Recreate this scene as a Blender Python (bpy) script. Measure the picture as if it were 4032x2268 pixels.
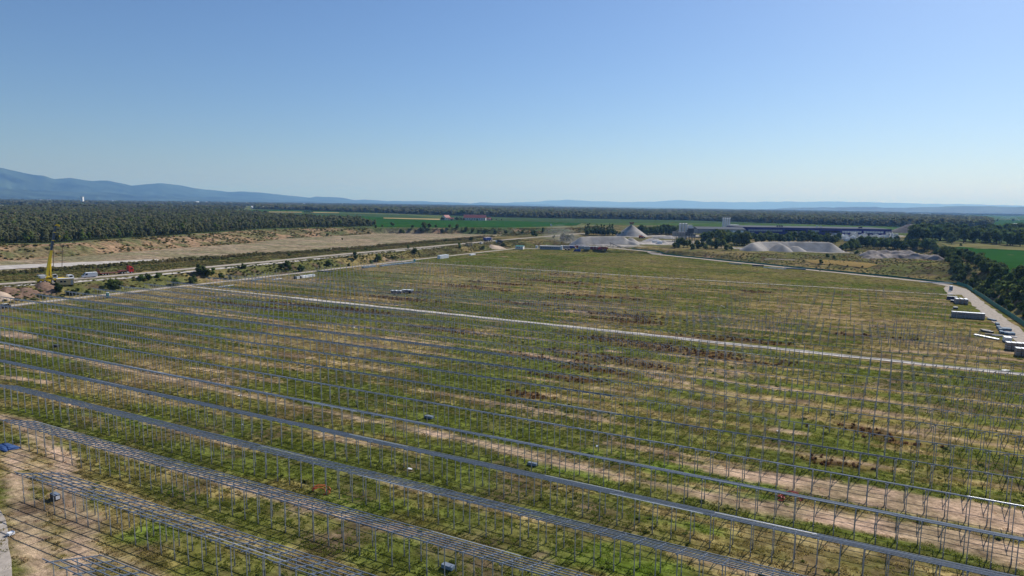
import bpy, bmesh, math, random
import numpy as np
from mathutils import Matrix, Vector

# ------------------------------------------------------------------ camera, sky, sun, exposure
for o in list(bpy.data.objects):
    bpy.data.objects.remove(o)
SC = bpy.context.scene
COL = SC.collection
random.seed(7)
RNG = np.random.default_rng(11)

F_PX = 2620.0; CAM_H = 42.0; PITCH = math.atan((1134 - 805) / F_PX); ROLL = 0.015
FWD = np.array([0, math.cos(PITCH), -math.sin(PITCH)])
_u0 = np.array([0, math.sin(PITCH), math.cos(PITCH)]); _r0 = np.array([1.0, 0, 0])
RGT = _r0 * math.cos(ROLL) + _u0 * math.sin(ROLL)
UPV = -_r0 * math.sin(ROLL) + _u0 * math.cos(ROLL)
cam_d = bpy.data.cameras.new('camera'); cam = bpy.data.objects.new('camera', cam_d); COL.objects.link(cam)
cam_d.sensor_width = 36.0; cam_d.lens = 36.0 * F_PX / 4032.0; cam_d.clip_start = 0.5; cam_d.clip_end = 200000
m = Matrix.Identity(4)
for i in range(3):
    m[i][0] = RGT[i]; m[i][1] = UPV[i]; m[i][2] = -FWD[i]
m[2][3] = CAM_H
cam.matrix_world = m
SC.camera = cam

SUN_AZ = math.atan2(0.673, 0.739)      # clockwise from +Y
SUN_EL = math.radians(38)
world = bpy.data.worlds.new('World'); SC.world = world; world.use_nodes = True
wn = world.node_tree; wn.nodes.clear()
sky = wn.nodes.new('ShaderNodeTexSky'); sky.sky_type = 'NISHITA'; sky.sun_disc = False
sky.sun_elevation = SUN_EL; sky.sun_rotation = SUN_AZ
sky.altitude = 200; sky.air_density = 1.0; sky.dust_density = 0.6; sky.ozone_density = 5.0
bg = wn.nodes.new('ShaderNodeBackground'); bg.inputs['Strength'].default_value = 0.071
wo = wn.nodes.new('ShaderNodeOutputWorld')
wb = wn.nodes.new('ShaderNodeVectorMath'); wb.operation = 'MULTIPLY'; wb.inputs[1].default_value = (0.91, 0.98, 1.13)   # the drone's cool white balance
wn.links.new(sky.outputs[0], wb.inputs[0]); wn.links.new(wb.outputs[0], bg.inputs[0]); wn.links.new(bg.outputs[0], wo.inputs[0])
sun_d = bpy.data.lights.new('sun', 'SUN'); sun_d.energy = 4.2; sun_d.angle = math.radians(0.53); sun_d.color = (1, 0.965, 0.93)
sun = bpy.data.objects.new('sun', sun_d); COL.objects.link(sun)
sdir = Vector((math.sin(SUN_AZ) * math.cos(SUN_EL), math.cos(SUN_AZ) * math.cos(SUN_EL), math.sin(SUN_EL)))
sun.rotation_euler = sdir.to_track_quat('Z', 'Y').to_euler(); sun.location = (0, 0, 300)
SC.view_settings.view_transform = 'Standard'; SC.view_settings.look = 'None'
SC.view_settings.gamma = 1.0; SC.view_settings.exposure = 0.35
SC.cycles.use_denoising = True
try:
    SC.cycles.denoiser = 'OPENIMAGEDENOISE'; SC.cycles.denoising_input_passes = 'RGB_ALBEDO_NORMAL'
except Exception:
    pass
SC.cycles.max_bounces = 4; SC.cycles.diffuse_bounces = 2; SC.cycles.glossy_bounces = 2
SC.cycles.transmission_bounces = 3; SC.cycles.volume_bounces = 0; SC.cycles.transparent_max_bounces = 8

# ------------------------------------------------------------------ frame of the site: u along the rows, v across them
PHI = 0.467
NV = np.array([math.sin(PHI), math.cos(PHI)]); EV = np.array([math.cos(PHI), -math.sin(PHI)])
def W(u, v, z=0.0):
    return (u * EV[0] + v * NV[0], u * EV[1] + v * NV[1], z)
def G(x, y, z=0.0):                       # photo pixel -> point of the plane at height z
    D = FWD + RGT * (x - 2016) / F_PX - UPV * (y - 1134) / F_PX
    p = D * ((z - CAM_H) / D[2]); return np.array([p[0], p[1]])
def UV(x, y, z=0.0):
    p = G(x, y, z); return np.array([p @ EV, p @ NV])

# ------------------------------------------------------------------ noise
_tabs = {}
def vnoise(x, y, seed=0):
    if seed not in _tabs: _tabs[seed] = np.random.default_rng(1000 + seed).random((256, 256))
    t = _tabs[seed]; x = np.asarray(x, float); y = np.asarray(y, float)
    xi = np.floor(x).astype(np.int64); yi = np.floor(y).astype(np.int64)
    fx = x - xi; fy = y - yi; fx = fx * fx * (3 - 2 * fx); fy = fy * fy * (3 - 2 * fy)
    a = t[xi & 255, yi & 255]; b = t[(xi + 1) & 255, yi & 255]; c = t[xi & 255, (yi + 1) & 255]; d = t[(xi + 1) & 255, (yi + 1) & 255]
    return (a * (1 - fx) + b * fx) * (1 - fy) + (c * (1 - fx) + d * fx) * fy
def fbm(x, y, seed=0, oc=4):
    s = 0; a = 1; tot = 0
    for i in range(oc):
        s = s + a * vnoise(x * 2 ** i + 17.3 * i, y * 2 ** i + 5.1 * i, seed + i); tot += a; a *= .55
    return s / tot
def sst(a, b, x):
    t = np.clip((x - a) / (b - a), 0, 1); return t * t * (3 - 2 * t)

def seg_dist(P, poly, closed=True):
    P = np.asarray(P, float); d = np.full(len(P), 1e18); n = len(poly)
    for i in range(n if closed else n - 1):
        a = np.array(poly[i], float); b = np.array(poly[(i + 1) % n], float); ab = b - a
        L = ab @ ab + 1e-12; t = np.clip(((P - a) @ ab) / L, 0, 1); q = P - a - t[:, None] * ab
        d = np.minimum(d, q[:, 0] ** 2 + q[:, 1] ** 2)
    return np.sqrt(d)
def inside(P, poly):
    P = np.asarray(P, float); r = np.zeros(len(P), bool); n = len(poly); x, y = P[:, 0], P[:, 1]
    for i in range(n):
        x1, y1 = poly[i]; x2, y2 = poly[(i + 1) % n]
        if y1 == y2: continue
        c = ((y1 > y) != (y2 > y)) & (x < (x2 - x1) * (y - y1) / (y2 - y1) + x1); r ^= c
    return r
def pdist(P, poly):
    d = seg_dist(P, poly); d[inside(P, poly)] = 0; return d
def sdist(P, poly):
    d = seg_dist(P, poly); d[inside(P, poly)] *= -1; return d

# ------------------------------------------------------------------ terrain
def uvs(pts, z): return [tuple(UV(x, y, z)) for x, y in pts]
NAT = 9.0
SITE = [(-291, -3000), (-291, 590), (-205, 624), (50, 474), (62, 452), (62, -3000)]
HAUL_PX = [(-500, 1158), (0, 1119), (300, 1099), (532, 1080), (800, 1054), (1096, 1027), (1400, 997), (1722, 969), (1950, 948), (2113, 934), (2254, 923), (2330, 917)]
HAUL = uvs(HAUL_PX, 5)
PL_NEAR = [(-500, 1110), (0, 1074), (273, 1055), (638, 1027), (1008, 1002), (1283, 986), (1578, 960), (1972, 927)]
PL_FAR = [(1972, 924), (1677, 920), (1519, 918), (1350, 929), (1126, 939), (1008, 957), (638, 983), (364, 1005), (0, 1030), (-500, 1064)]
PLAIN = uvs(PL_NEAR + PL_FAR, 2)
CREST_PX = [(-500, 1000), (-200, 978), (0, 964), (228, 960), (501, 939), (729, 926), (1008, 905), (1244, 898), (1401, 896), (1598, 898), (1834, 898), (2016, 900), (2290, 897)]
CREST = uvs(CREST_PX, NAT)
NATL = CREST + uvs([(2330, 890), (2420, 885), (2600, 892), (2900, 905), (3100, 922), (3500, 921), (3640, 935), (3720, 965), (3800, 1003), (3900, 1055), (4032, 1128)], NAT) + [(73, 300), (74, 120), (74, -3000), (60000, -60000), (60000, 60000), (-60000, 60000), (-60000, -60000), (-560, -3000)]
YARD = uvs([(2250, 972), (2600, 984), (2900, 996), (3330, 1000), (3350, 965), (3000, 940), (2740, 915), (2480, 912), (2300, 925)], 4)
MIDL = uvs([(3360, 1030), (3700, 1032), (3690, 1000), (3380, 985)], 4)
ZONES = [(SITE, 0.0), (PLAIN, 2.0), (NATL, NAT), (YARD, 4.0), (MIDL, 4.0)]
def zt(P):
    P = np.asarray(P, float)
    num = np.zeros(len(P)); den = np.zeros(len(P))
    ds = [pdist(P, p) for p, _ in ZONES] + [np.maximum(seg_dist(P, HAUL, False) - 7, 0)]
    zs = [z for _, z in ZONES] + [5.0]
    for d, z in zip(ds, zs):
        w = 1.0 / (d + 0.6) ** 2.2; num += w * z; den += w
    z = num / den
    inn = np.min(np.stack([ds[0], ds[1], ds[5]]), 0)
    rough = sst(2, 14, np.minimum(inn, ds[2] + 30))
    z = z + rough * (fbm(P[:, 0] / 9, P[:, 1] / 9, 40, 4) - .5) * 1.1 + (fbm(P[:, 0] / 30, P[:, 1] / 30, 45, 2) - .5) * .25
    return z

def axis(parts):
    out = [parts[0][0]]
    for a, b, s in parts:
        n = max(1, int(round((b - a) / s))); out += list(np.linspace(a, b, n + 1)[1:])
    return np.array(out)
def grow(a, b, s0, k=1.22):
    out = []; x = a; s = s0; sg = 1 if b > a else -1
    while (b - x) * sg > 0:
        s *= k; x = x + sg * s; out.append(x)
    return out
UA = np.array(grow(-900, -60000, 5)[::-1] + list(axis([(-900, -300, 4), (-300, 80, 1.3), (80, 480, 4)])) + grow(480, 60000, 5))
VA = np.array(grow(24, -60000, 3)[::-1] + list(axis([(24, 240, 1.3), (240, 640, 2.4), (640, 1150, 5)])) + grow(1150, 60000, 6))
UA = np.unique(np.clip(UA, -44000, 44000)); VA = np.unique(np.clip(VA, -44000, 44000))
UU, VV = np.meshgrid(UA, VA); GP = np.stack([UU.ravel(), VV.ravel()], 1)
GZ = zt(GP).reshape(UU.shape)
def zg(u, v):
    u = np.atleast_1d(np.asarray(u, float)); v = np.atleast_1d(np.asarray(v, float))
    i = np.clip(np.searchsorted(UA, u) - 1, 0, len(UA) - 2); j = np.clip(np.searchsorted(VA, v) - 1, 0, len(VA) - 2)
    fu = np.clip((u - UA[i]) / (UA[i + 1] - UA[i]), 0, 1); fv = np.clip((v - VA[j]) / (VA[j + 1] - VA[j]), 0, 1)
    return (GZ[j, i] * (1 - fu) + GZ[j, i + 1] * fu) * (1 - fv) + (GZ[j + 1, i] * (1 - fu) + GZ[j + 1, i + 1] * fu) * fv
def T(x, y):                              # photo pixel -> (u, v, z) on the terrain
    z = 4.0
    for _ in range(40):
        q = UV(x, y, z); z = .5 * z + .5 * float(zg(q[0], q[1])[0])
    q = UV(x, y, z); return float(q[0]), float(q[1]), float(zg(q[0], q[1])[0])
def TW(x, y, dz=0.0):
    u, v, z = T(x, y); p = W(u, v, z + dz); return Vector(p)
def M_PX(x, y):                           # metres per photo pixel at the terrain point under a pixel
    p = TW(x, y); d = np.array(p) - [0, 0, CAM_H]; return float(d @ FWD) / F_PX

# ------------------------------------------------------------------ mesh helpers
def link(o, parent=None):
    COL.objects.link(o)
    if parent is not None: o.parent = parent
    return o
def tag(o, label=None, cat=None, group=None, kind=None):
    if label: o['label'] = label
    if cat: o['category'] = cat
    if group: o['group'] = group
    if kind: o['kind'] = kind
    return o
def thing(name, label, cat, loc=(0, 0, 0), rz=0.0, group=None, scale=None):
    o = bpy.data.objects.new(name, None); COL.objects.link(o); o.empty_display_size = .3
    o.location = loc; o.rotation_euler = (0, 0, rz)
    if scale: o.scale = scale
    return tag(o, label, cat, group)
class MB:
    def __init__(s): s.v = []; s.f = []; s.m = []
    def add(s, vs, fs, mi=0):
        b = len(s.v); s.v += [tuple(p) for p in vs]; s.f += [tuple(b + i for i in f) for f in fs]; s.m += [mi] * len(fs); return s
    def box(s, c, d, mi=0, rz=0.0, ry=0.0):
        hx, hy, hz = d[0] / 2, d[1] / 2, d[2] / 2; vs = []
        R = Matrix.Rotation(rz, 3, 'Z') @ Matrix.Rotation(ry, 3, 'Y')
        for sx, sy, sz in ((-1, -1, -1), (1, -1, -1), (1, 1, -1), (-1, 1, -1), (-1, -1, 1), (1, -1, 1), (1, 1, 1), (-1, 1, 1)):
            vs.append(tuple(Vector(c) + R @ Vector((sx * hx, sy * hy, sz * hz))))
        return s.add(vs, [(0, 3, 2, 1), (4, 5, 6, 7), (0, 1, 5, 4), (1, 2, 6, 5), (2, 3, 7, 6), (3, 0, 4, 7)], mi)
    def bar(s, a, b, w, h, mi=0):
        a = Vector(a); b = Vector(b); d = (b - a).normalized(); up = Vector((0, 0, 1)) if abs(d.z) < .95 else Vector((1, 0, 0))
        x = d.cross(up).normalized() * (w / 2); y = x.cross(d).normalized() * (h / 2)
        vs = [a - x - y, a + x - y, a + x + y, a - x + y, b - x - y, b + x - y, b + x + y, b - x + y]
        return s.add(vs, [(0, 1, 2, 3), (7, 6, 5, 4), (0, 4, 5, 1), (1, 5, 6, 2), (2, 6, 7, 3), (3, 7, 4, 0)], mi)
    def cyl(s, a, b, r0, r1=None, n=12, mi=0, caps=True):
        r1 = r0 if r1 is None else r1; a = Vector(a); b = Vector(b); d = (b - a).normalized()
        up = Vector((0, 0, 1)) if abs(d.z) < .95 else Vector((1, 0, 0)); x = d.cross(up).normalized(); y = d.cross(x).normalized()
        vs = []
        for p, r in ((a, r0), (b, r1)):
            for i in range(n):
                t = 2 * math.pi * i / n; vs.append(p + x * (r * math.cos(t)) + y * (r * math.sin(t)))
        fs = [(i, i + n, (i + 1) % n + n, (i + 1) % n) for i in range(n)]
        if caps: fs += [tuple(range(n)), tuple(range(2 * n - 1, n - 1, -1))]
        return s.add(vs, fs, mi)
    def prism(s, prof, y0, y1, mi=0):     # profile in x,z extruded along y
        n = len(prof); vs = [(x, y0, z) for x, z in prof] + [(x, y1, z) for x, z in prof]
        fs = [(i, (i + 1) % n, (i + 1) % n + n, i + n) for i in range(n)] + [tuple(range(n - 1, -1, -1)), tuple(range(n, 2 * n))]
        return s.add(vs, fs, mi)
    def loft(s, rings, mi=0, cap=True):
        n = len(rings[0]); vs = [p for r in rings for p in r]; fs = []
        for k in range(len(rings) - 1):
            for i in range(n):
                fs.append((k * n + i, k * n + (i + 1) % n, (k + 1) * n + (i + 1) % n, (k + 1) * n + i))
        if cap: fs += [tuple(range(n - 1, -1, -1)), tuple(range((len(rings) - 1) * n, len(rings) * n))]
        return s.add(vs, fs, mi)
    def mesh(s, name, mats):
        me = bpy.data.meshes.new(name); me.from_pydata(s.v, [], s.f)
        for mt in (mats if isinstance(mats, (list, tuple)) else [mats]): me.materials.append(mt)
        me.polygons.foreach_set('material_index', s.m); me.update(); return me
    def build(s, name, mats, parent=None, smooth=False, bevel=0.0):
        me = s.mesh(name, mats); o = bpy.data.objects.new(name, me); link(o, parent)
        bm = bmesh.new(); bm.from_mesh(me); bmesh.ops.recalc_face_normals(bm, faces=bm.faces)
        if bevel: bmesh.ops.bevel(bm, geom=list(bm.edges), offset=bevel, segments=1, affect='EDGES')
        bm.to_mesh(me); bm.free()
        if smooth: me.polygons.foreach_set('use_smooth', [True] * len(me.polygons))
        return o
def np_mesh(name, verts, faces, mat, cols=None):
    verts = np.asarray(verts, np.float32); faces = np.asarray(faces, np.int32); k = faces.shape[1]
    me = bpy.data.meshes.new(name); me.vertices.add(len(verts)); me.vertices.foreach_set('co', verts.ravel())
    me.loops.add(faces.size); me.loops.foreach_set('vertex_index', faces.ravel())
    me.polygons.add(len(faces)); me.polygons.foreach_set('loop_start', np.arange(0, faces.size, k, dtype=np.int32))
    me.polygons.foreach_set('loop_total', np.full(len(faces), k, np.int32))
    if cols is not None:
        a = me.color_attributes.new('Col', 'FLOAT_COLOR', 'POINT'); a.data.foreach_set('color', np.asarray(cols, np.float32).ravel())
    if mat is not None: me.materials.append(mat)
    me.update(calc_edges=True); me.validate(); return me
def copy_tree(o, parent=None, loc=None, rz=None):
    c = o.copy(); COL.objects.link(c); c.parent = parent
    if loc is not None: c.location = loc
    if rz is not None: c.rotation_euler = (0, 0, rz)
    for ch in list(o.children): copy_tree(ch, c)
    return c

# ------------------------------------------------------------------ materials
def nodes(name):
    m = bpy.data.materials.new(name); m.use_nodes = True; nt = m.node_tree; return m, nt, nt.nodes['Principled BSDF']
def mat(name, col, rough=.7, metal=0.0, var=.12, scale=1.5, spec=.4, bump=0.0):
    m, nt, b = nodes(name); b.inputs['Roughness'].default_value = rough; b.inputs['Metallic'].default_value = metal
    b.inputs['Specular IOR Level'].default_value = spec
    if var > 0:
        tc = nt.nodes.new('ShaderNodeTexCoord'); n = nt.nodes.new('ShaderNodeTexNoise'); n.inputs['Scale'].default_value = scale; n.inputs['Detail'].default_value = 5
        r = nt.nodes.new('ShaderNodeMapRange'); r.inputs['From Min'].default_value = .3; r.inputs['From Max'].default_value = .7
        r.inputs['To Min'].default_value = 1 - var; r.inputs['To Max'].default_value = 1 + var
        mx = nt.nodes.new('ShaderNodeVectorMath'); mx.operation = 'SCALE'; mx.inputs[0].default_value = col
        nt.links.new(tc.outputs['Object'], n.inputs['Vector']); nt.links.new(n.outputs['Fac'], r.inputs[0])
        nt.links.new(r.outputs[0], mx.inputs['Scale']); nt.links.new(mx.outputs[0], b.inputs['Base Color'])
        if bump:
            bp = nt.nodes.new('ShaderNodeBump'); bp.inputs['Strength'].default_value = bump; bp.inputs['Distance'].default_value = .1
            nt.links.new(n.outputs['Fac'], bp.inputs['Height']); nt.links.new(bp.outputs[0], b.inputs['Normal'])
    else: b.inputs['Base Color'].default_value = (*col, 1)
    return m
def mat_vcol(name, rough=.95, scales=((.35, .5), (2.2, .35), (8.0, .25)), bump=.5, bdist=.12):
    # vertex colour gives the kind of ground; fine noise gives tufts and stones
    m, nt, b = nodes(name); b.inputs['Roughness'].default_value = rough; b.inputs['Specular IOR Level'].default_value = 0.0
    at = nt.nodes.new('ShaderNodeAttribute'); at.attribute_name = 'Col'; tc = nt.nodes.new('ShaderNodeTexCoord')
    cur = at.outputs['Color']; hs = None
    for i, (sc, amp) in enumerate(scales):
        n = nt.nodes.new('ShaderNodeTexNoise'); n.inputs['Scale'].default_value = sc; n.inputs['Detail'].default_value = 3; n.inputs['Roughness'].default_value = .65
        mp = nt.nodes.new('ShaderNodeMapping'); mp.inputs['Scale'].default_value = (.6, 1.0, 1.0)
        nt.links.new(tc.outputs['Object'], mp.inputs[0]); nt.links.new(mp.outputs[0], n.inputs['Vector'])
        r = nt.nodes.new('ShaderNodeMapRange'); r.inputs['From Min'].default_value = .32; r.inputs['From Max'].default_value = .68
        r.inputs['To Min'].default_value = 1 - amp; r.inputs['To Max'].default_value = 1 + amp
        s = nt.nodes.new('ShaderNodeVectorMath'); s.operation = 'SCALE'
        nt.links.new(n.outputs['Fac'], r.inputs[0]); nt.links.new(cur, s.inputs[0]); nt.links.new(r.outputs[0], s.inputs['Scale']); cur = s.outputs[0]; hs = n
    nt.links.new(cur, b.inputs['Base Color'])
    if bump:
        bp = nt.nodes.new('ShaderNodeBump'); bp.inputs['Strength'].default_value = bump; bp.inputs['Distance'].default_value = bdist
        nt.links.new(hs.outputs['Fac'], bp.inputs['Height']); nt.links.new(bp.outputs[0], b.inputs['Normal'])
    return m
def mat_leaf(name, col, attr=None, trans=.3, var=.35):
    m = bpy.data.materials.new(name); m.use_nodes = True; nt = m.node_tree; nt.nodes.clear()
    out = nt.nodes.new('ShaderNodeOutputMaterial'); d = nt.nodes.new('ShaderNodeBsdfDiffuse'); t = nt.nodes.new('ShaderNodeBsdfTranslucent'); mx = nt.nodes.new('ShaderNodeMixShader'); mx.inputs[0].default_value = trans
    g = nt.nodes.new('ShaderNodeNewGeometry')
    rr = nt.nodes.new('ShaderNodeMapRange'); rr.inputs['To Min'].default_value = 1 - var; rr.inputs['To Max'].default_value = 1 + var
    nt.links.new(g.outputs['Random Per Island'], rr.inputs[0])
    s = nt.nodes.new('ShaderNodeVectorMath'); s.operation = 'SCALE'; nt.links.new(rr.outputs[0], s.inputs['Scale'])
    if attr:
        a = nt.nodes.new('ShaderNodeAttribute'); a.attribute_type = 'INSTANCER'; a.attribute_name = attr; nt.links.new(a.outputs['Color'], s.inputs[0])
    else:
        oi = nt.nodes.new('ShaderNodeObjectInfo'); h = nt.nodes.new('ShaderNodeHueSaturation'); h.inputs['Color'].default_value = (*col, 1)
        r2 = nt.nodes.new('ShaderNodeMapRange'); r2.inputs['To Min'].default_value = .7; r2.inputs['To Max'].default_value = 1.35
        r3 = nt.nodes.new('ShaderNodeMapRange'); r3.inputs['To Min'].default_value = .485; r3.inputs['To Max'].default_value = .52
        mu = nt.nodes.new('ShaderNodeMath'); mu.operation = 'MULTIPLY'; mu.inputs[1].default_value = 7.13; fr = nt.nodes.new('ShaderNodeMath'); fr.operation = 'FRACT'
        nt.links.new(oi.outputs['Random'], r2.inputs[0]); nt.links.new(oi.outputs['Random'], mu.inputs[0]); nt.links.new(mu.outputs[0], fr.inputs[0]); nt.links.new(fr.outputs[0], r3.inputs[0])
        nt.links.new(r2.outputs[0], h.inputs['Value']); nt.links.new(r3.outputs[0], h.inputs['Hue']); nt.links.new(h.outputs[0], s.inputs[0])
    nt.links.new(s.outputs[0], d.inputs[0]); nt.links.new(s.outputs[0], t.inputs[0])
    nt.links.new(d.outputs[0], mx.inputs[1]); nt.links.new(t.outputs[0], mx.inputs[2]); nt.links.new(mx.outputs[0], out.inputs[0]); return m

M = dict(
    galv=mat('galvanised_steel', (.175, .215, .275), .75, .12, .2, 3, .25), galv_post=mat('galvanised_post', (.38, .40, .41), .6, .25, .15, 3), galv_bright_glint=mat('bright_steel_and_glint', (.75, .77, .8), .4, .6, .08, 3),
    sleeve=mat('dull_steel_sleeve', (.20, .21, .22), .6, .5, .2, 4),
    gravel=mat('pale_gravel', (.40, .35, .295), .95, 0, .25, .8, 0, .4), white_gravel=mat('white_gravel', (.47, .43, .385), .95, 0, .25, .3, 0, .3),
    pile=mat('crushed_stone', (.365, .335, .295), .95, 0, .28, .12, .1, .4), pile_d=mat('dark_stone', (.12, .105, .10), .95, 0, .25, .1, .1, .4), spoil=mat('grey_spoil', (.27, .23, .20), .95, 0, .5, .18, .1, .8),
    sand=mat('sand', (.45, .35, .26), .95, 0, .2, .5, .1, .4), soil=mat('brown_soil', (.20, .13, .09), .95, 0, .35, .8, .1, .6),
    yellow=mat('yellow_paint', (.75, .53, .02), .4, 0, .08, 2), black=mat('black_rubber', (.02, .02, .022), .8, 0, .2, 3), navy=mat('dark_boom', (.055, .07, .105), .4, .2, .1, 2),
    white=mat('white_paint', (.8, .8, .8), .4, 0, .05, 1), offwhite=mat('off_white_sheet', (.7, .69, .66), .6, 0, .08, .8), red=mat('red_paint', (.55, .03, .025), .4, 0, .1, 1), rust_red=mat('faded_red_steel', (.30, .07, .05), .6, .1, .2, 1.5),
    glass=mat('dark_glass', (.02, .025, .03), .08, 0, 0, 1, .6), grey=mat('grey_paint', (.35, .36, .37), .5, .2, .1, 1), dgrey=mat('dark_grey_steel', (.09, .095, .1), .55, .3, .25, 1.2),
    teal=mat('teal_plastic', (.02, .33, .33), .45, 0, .06, 1), tan=mat('tan_panel', (.58, .42, .2), .6, 0, .1, 1), blue=mat('blue_paint', (.03, .06, .25), .4, 0, .1, 1),
    card=mat('cardboard', (.34, .28, .23), .85, 0, .12, 2), wrap=mat('grey_wrapped_side', (.30, .28, .27), .6, 0, .15, 2), film=mat('white_film', (.85, .86, .87), .35, 0, .04, 1),
    steelblue=mat('blue_grey_profiles', (.20, .27, .34), .8, 0, .2, 4, .15), green=mat('green_mesh', (.02, .17, .12), .7, 0, .15, 1.0), orange=mat('orange_pipe', (.72, .16, .05), .45, 0, .06, 2), redpipe=mat('red_pipe', (.55, .06, .05), .45, 0, .06, 2),
    roofred=mat('red_roof', (.33, .10, .09), .7, 0, .12, .6), wallwhite=mat('render_wall', (.72, .70, .66), .8, 0, .06, .4), greymetal=mat('grey_cladding', (.27, .28, .30), .5, .2, .06, .3), bluecl=mat('blue_cladding', (.035, .035, .20), .45, .1, .08, .3),
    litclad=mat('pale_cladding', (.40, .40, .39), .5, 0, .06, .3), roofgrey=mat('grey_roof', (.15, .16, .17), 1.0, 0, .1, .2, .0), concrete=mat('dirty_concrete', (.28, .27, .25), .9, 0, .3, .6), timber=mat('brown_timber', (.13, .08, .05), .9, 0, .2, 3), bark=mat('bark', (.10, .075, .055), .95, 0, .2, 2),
    tarp=mat('blue_tarp', (.05, .10, .24), .5, 0, .15, 2), navyclad=mat('dark_blue_box', (.03, .035, .08), .5, 0, .1, 1), leaf=mat_leaf('tree_leaves', (.105, .145, .05), None, .4), leaf_t=mat_leaf('instanced_leaves', None, 'tint', .5, .22), leaf_s=mat_leaf('shrub_leaves', (.13, .165, .05), None, .42), core=mat('crown_light_blocker', (.075, .092, .04), 1, 0, 0))

# ------------------------------------------------------------------ what grows or lies where (albedo of the ground, in u,v)
ROW0 = 37.0; ROWP = 10.97
def line_mask(P, px, w, z=0.0, soft=1.0):
    poly = [tuple(UV(x, y, z)) for x, y in px]
    ws = np.array(w if isinstance(w, (list, tuple)) else [w] * len(px), float)
    best = np.full(len(P), -1e9)
    for i in range(len(poly) - 1):
        a = np.array(poly[i]); b = np.array(poly[i + 1]); ab = b - a
        t = np.clip(((P - a) @ ab) / (ab @ ab + 1e-9), 0, 1); q = P - a - t[:, None] * ab
        best = np.maximum(best, ws[i] * (1 - t) + ws[i + 1] * t - np.hypot(q[:, 0], q[:, 1]))
    return best
SOILS = [  # pixel polylines of bare soil with half-widths in metres
    ([(1359, 1640), (1860, 1736), (2229, 1832), (2450, 1884)], [.9, 1.4, 2.0, 1.2]),
    ([(2640, 1818), (3057, 1890), (3425, 1955), (4015, 2062), (4300, 2110)], [.8, 2.9, 4.0, 5.0, 5]),
    ([(2560, 1905), (2983, 1992), (3573, 2090), (4015, 2190), (4300, 2240)], [.8, 2.2, 3.0, 3.4, 3.4]),
    ([(243, 1701), (516, 1790), (811, 1878), (1106, 1967), (1253, 2011), (1440, 2066), (1786, 2151), (1934, 2232)], [1.0, 1.2, .7, .8, 1.2, 1.3, .7, .7]),
    ([(0, 1310), (120, 1330)], [3, 2.5]), ([(0, 1362), (310, 1412), (500, 1456), (800, 1520), (1000, 1560)], [1.2, 1.2, 1.1, .7, .5]), ([(0, 1482), (210, 1505)], [1.2, 1.0]),
    ([(700, 1214), (907, 1241), (1197, 1278), (1500, 1315), (1760, 1350)], [.8, .9, .9, .6, .6]),
    ([(1760, 1352), (1900, 1369), (2072, 1393), (2210, 1414), (2400, 1438), (2900, 1505), (3532, 1592), (4032, 1662)], [.6, .8, 1.0, 1.2, .8, .9, .7, .7]),
    ([(1330, 1020), (1700, 1060), (2016, 1092)], [.4, .5, .4]), ([(2016, 1188), (2300, 1204), (2560, 1222)], [1.2, .6, .4]), ([(2240, 1222), (2300, 1228)], [2, 2]),
    ([(2560, 1480), (2760, 1520)], [.8, .8]), ([(3500, 1380), (3800, 1400), (4032, 1420)], [1.2, 1.5, 1.2]), ([(3500, 1338), (3750, 1358), (4032, 1392)], [1, 1, 1]),
    ([(0, 1640), (90, 1665), (150, 1720), (250, 1800), (240, 1900), (330, 2050), (300, 2268)], [.9, 1.2, 1.4, 1.3, 1.7, 1.8, 1.7]), ([(60, 1760), (60, 1900), (110, 2050), (170, 2268), (200, 2500)], [1.2, 1.6, 1.9, 2.0, 2.2]),
    ([(2080, 1330), (2160, 1340)], [1, 1]), ([(2120, 2190), (2170, 2205)], [1.0, .8]), ([(3060, 1690), (3180, 1712)], [1.2, .8]), ([(2390, 1380), (2450, 1388)], [1, .8]),
]
RUSTS = [(1190, 1205, 12, 2.2), (1290, 1215, 14, 2.2), (1400, 1222, 10, 2), (1850, 1130, 14, 3), (1960, 1115, 10, 2.5), (2190, 1110, 14, 3.2), (2250, 1085, 10, 2.5), (2330, 1165, 12, 2.5), (2280, 1180, 8, 2), (2420, 1238, 12, 3.0), (2460, 1262, 8, 2.2), (2540, 1135, 8, 2.2), (2980, 1150, 6, 2), (2080, 1195, 8, 2), (2160, 1410, 8, 2.2), (2340, 1400, 8, 2), (2620, 1370, 9, 2.4), (2740, 1388, 11, 2.4), (2460, 1345, 10, 2.4), (2860, 1410, 8, 2), (1560, 1175, 12, 2.2), (1640, 1152, 8, 2), (2540, 1440, 6, 1.6), (2240, 1488, 6, 1.8), (3400, 1320, 6, 1.4), (3560, 1745, 3, 1.2), (1770, 1300, 8, 1.8), (2100, 1560, 3, 1.2), (3280, 1818, 3, 1.2), (3430, 1700, 4, 1.6), (1020, 1210, 9, 1.8), (880, 1195, 8, 1.6), (2360, 1455, 6, 1.8), (2930, 1340, 8, 1.8), (2700, 1330, 8, 1.8)]
YSP = [(2300, 955, 18, 18), (2420, 966, 26, 14), (2540, 958, 34, 22), (2620, 955, 30, 22), (2690, 950, 26, 16), (2500, 930, 22, 30), (2640, 930, 30, 30), (2730, 930, 16, 40), (3100, 985, 60, 16), (3400, 940, 50, 30)]
LUSH = [(2600, 1835, 14, 3), (2800, 1880, 12, 2.6), (2300, 1870, 8, 2), (2900, 1960, 8, 2.5), (2400, 2200, 7, 3), (2600, 2240, 6, 3), (3800, 2140, 4, 2), (550, 1660, 12, 2.2), (700, 1930, 5, 2), (1400, 1990, 6, 2.5), (600, 2100, 4, 2.5), (3050, 1510, 10, 2), (2290, 1005, 18, 7), (3300, 1340, 8, 2), (2650, 2060, 7, 2)]
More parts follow.
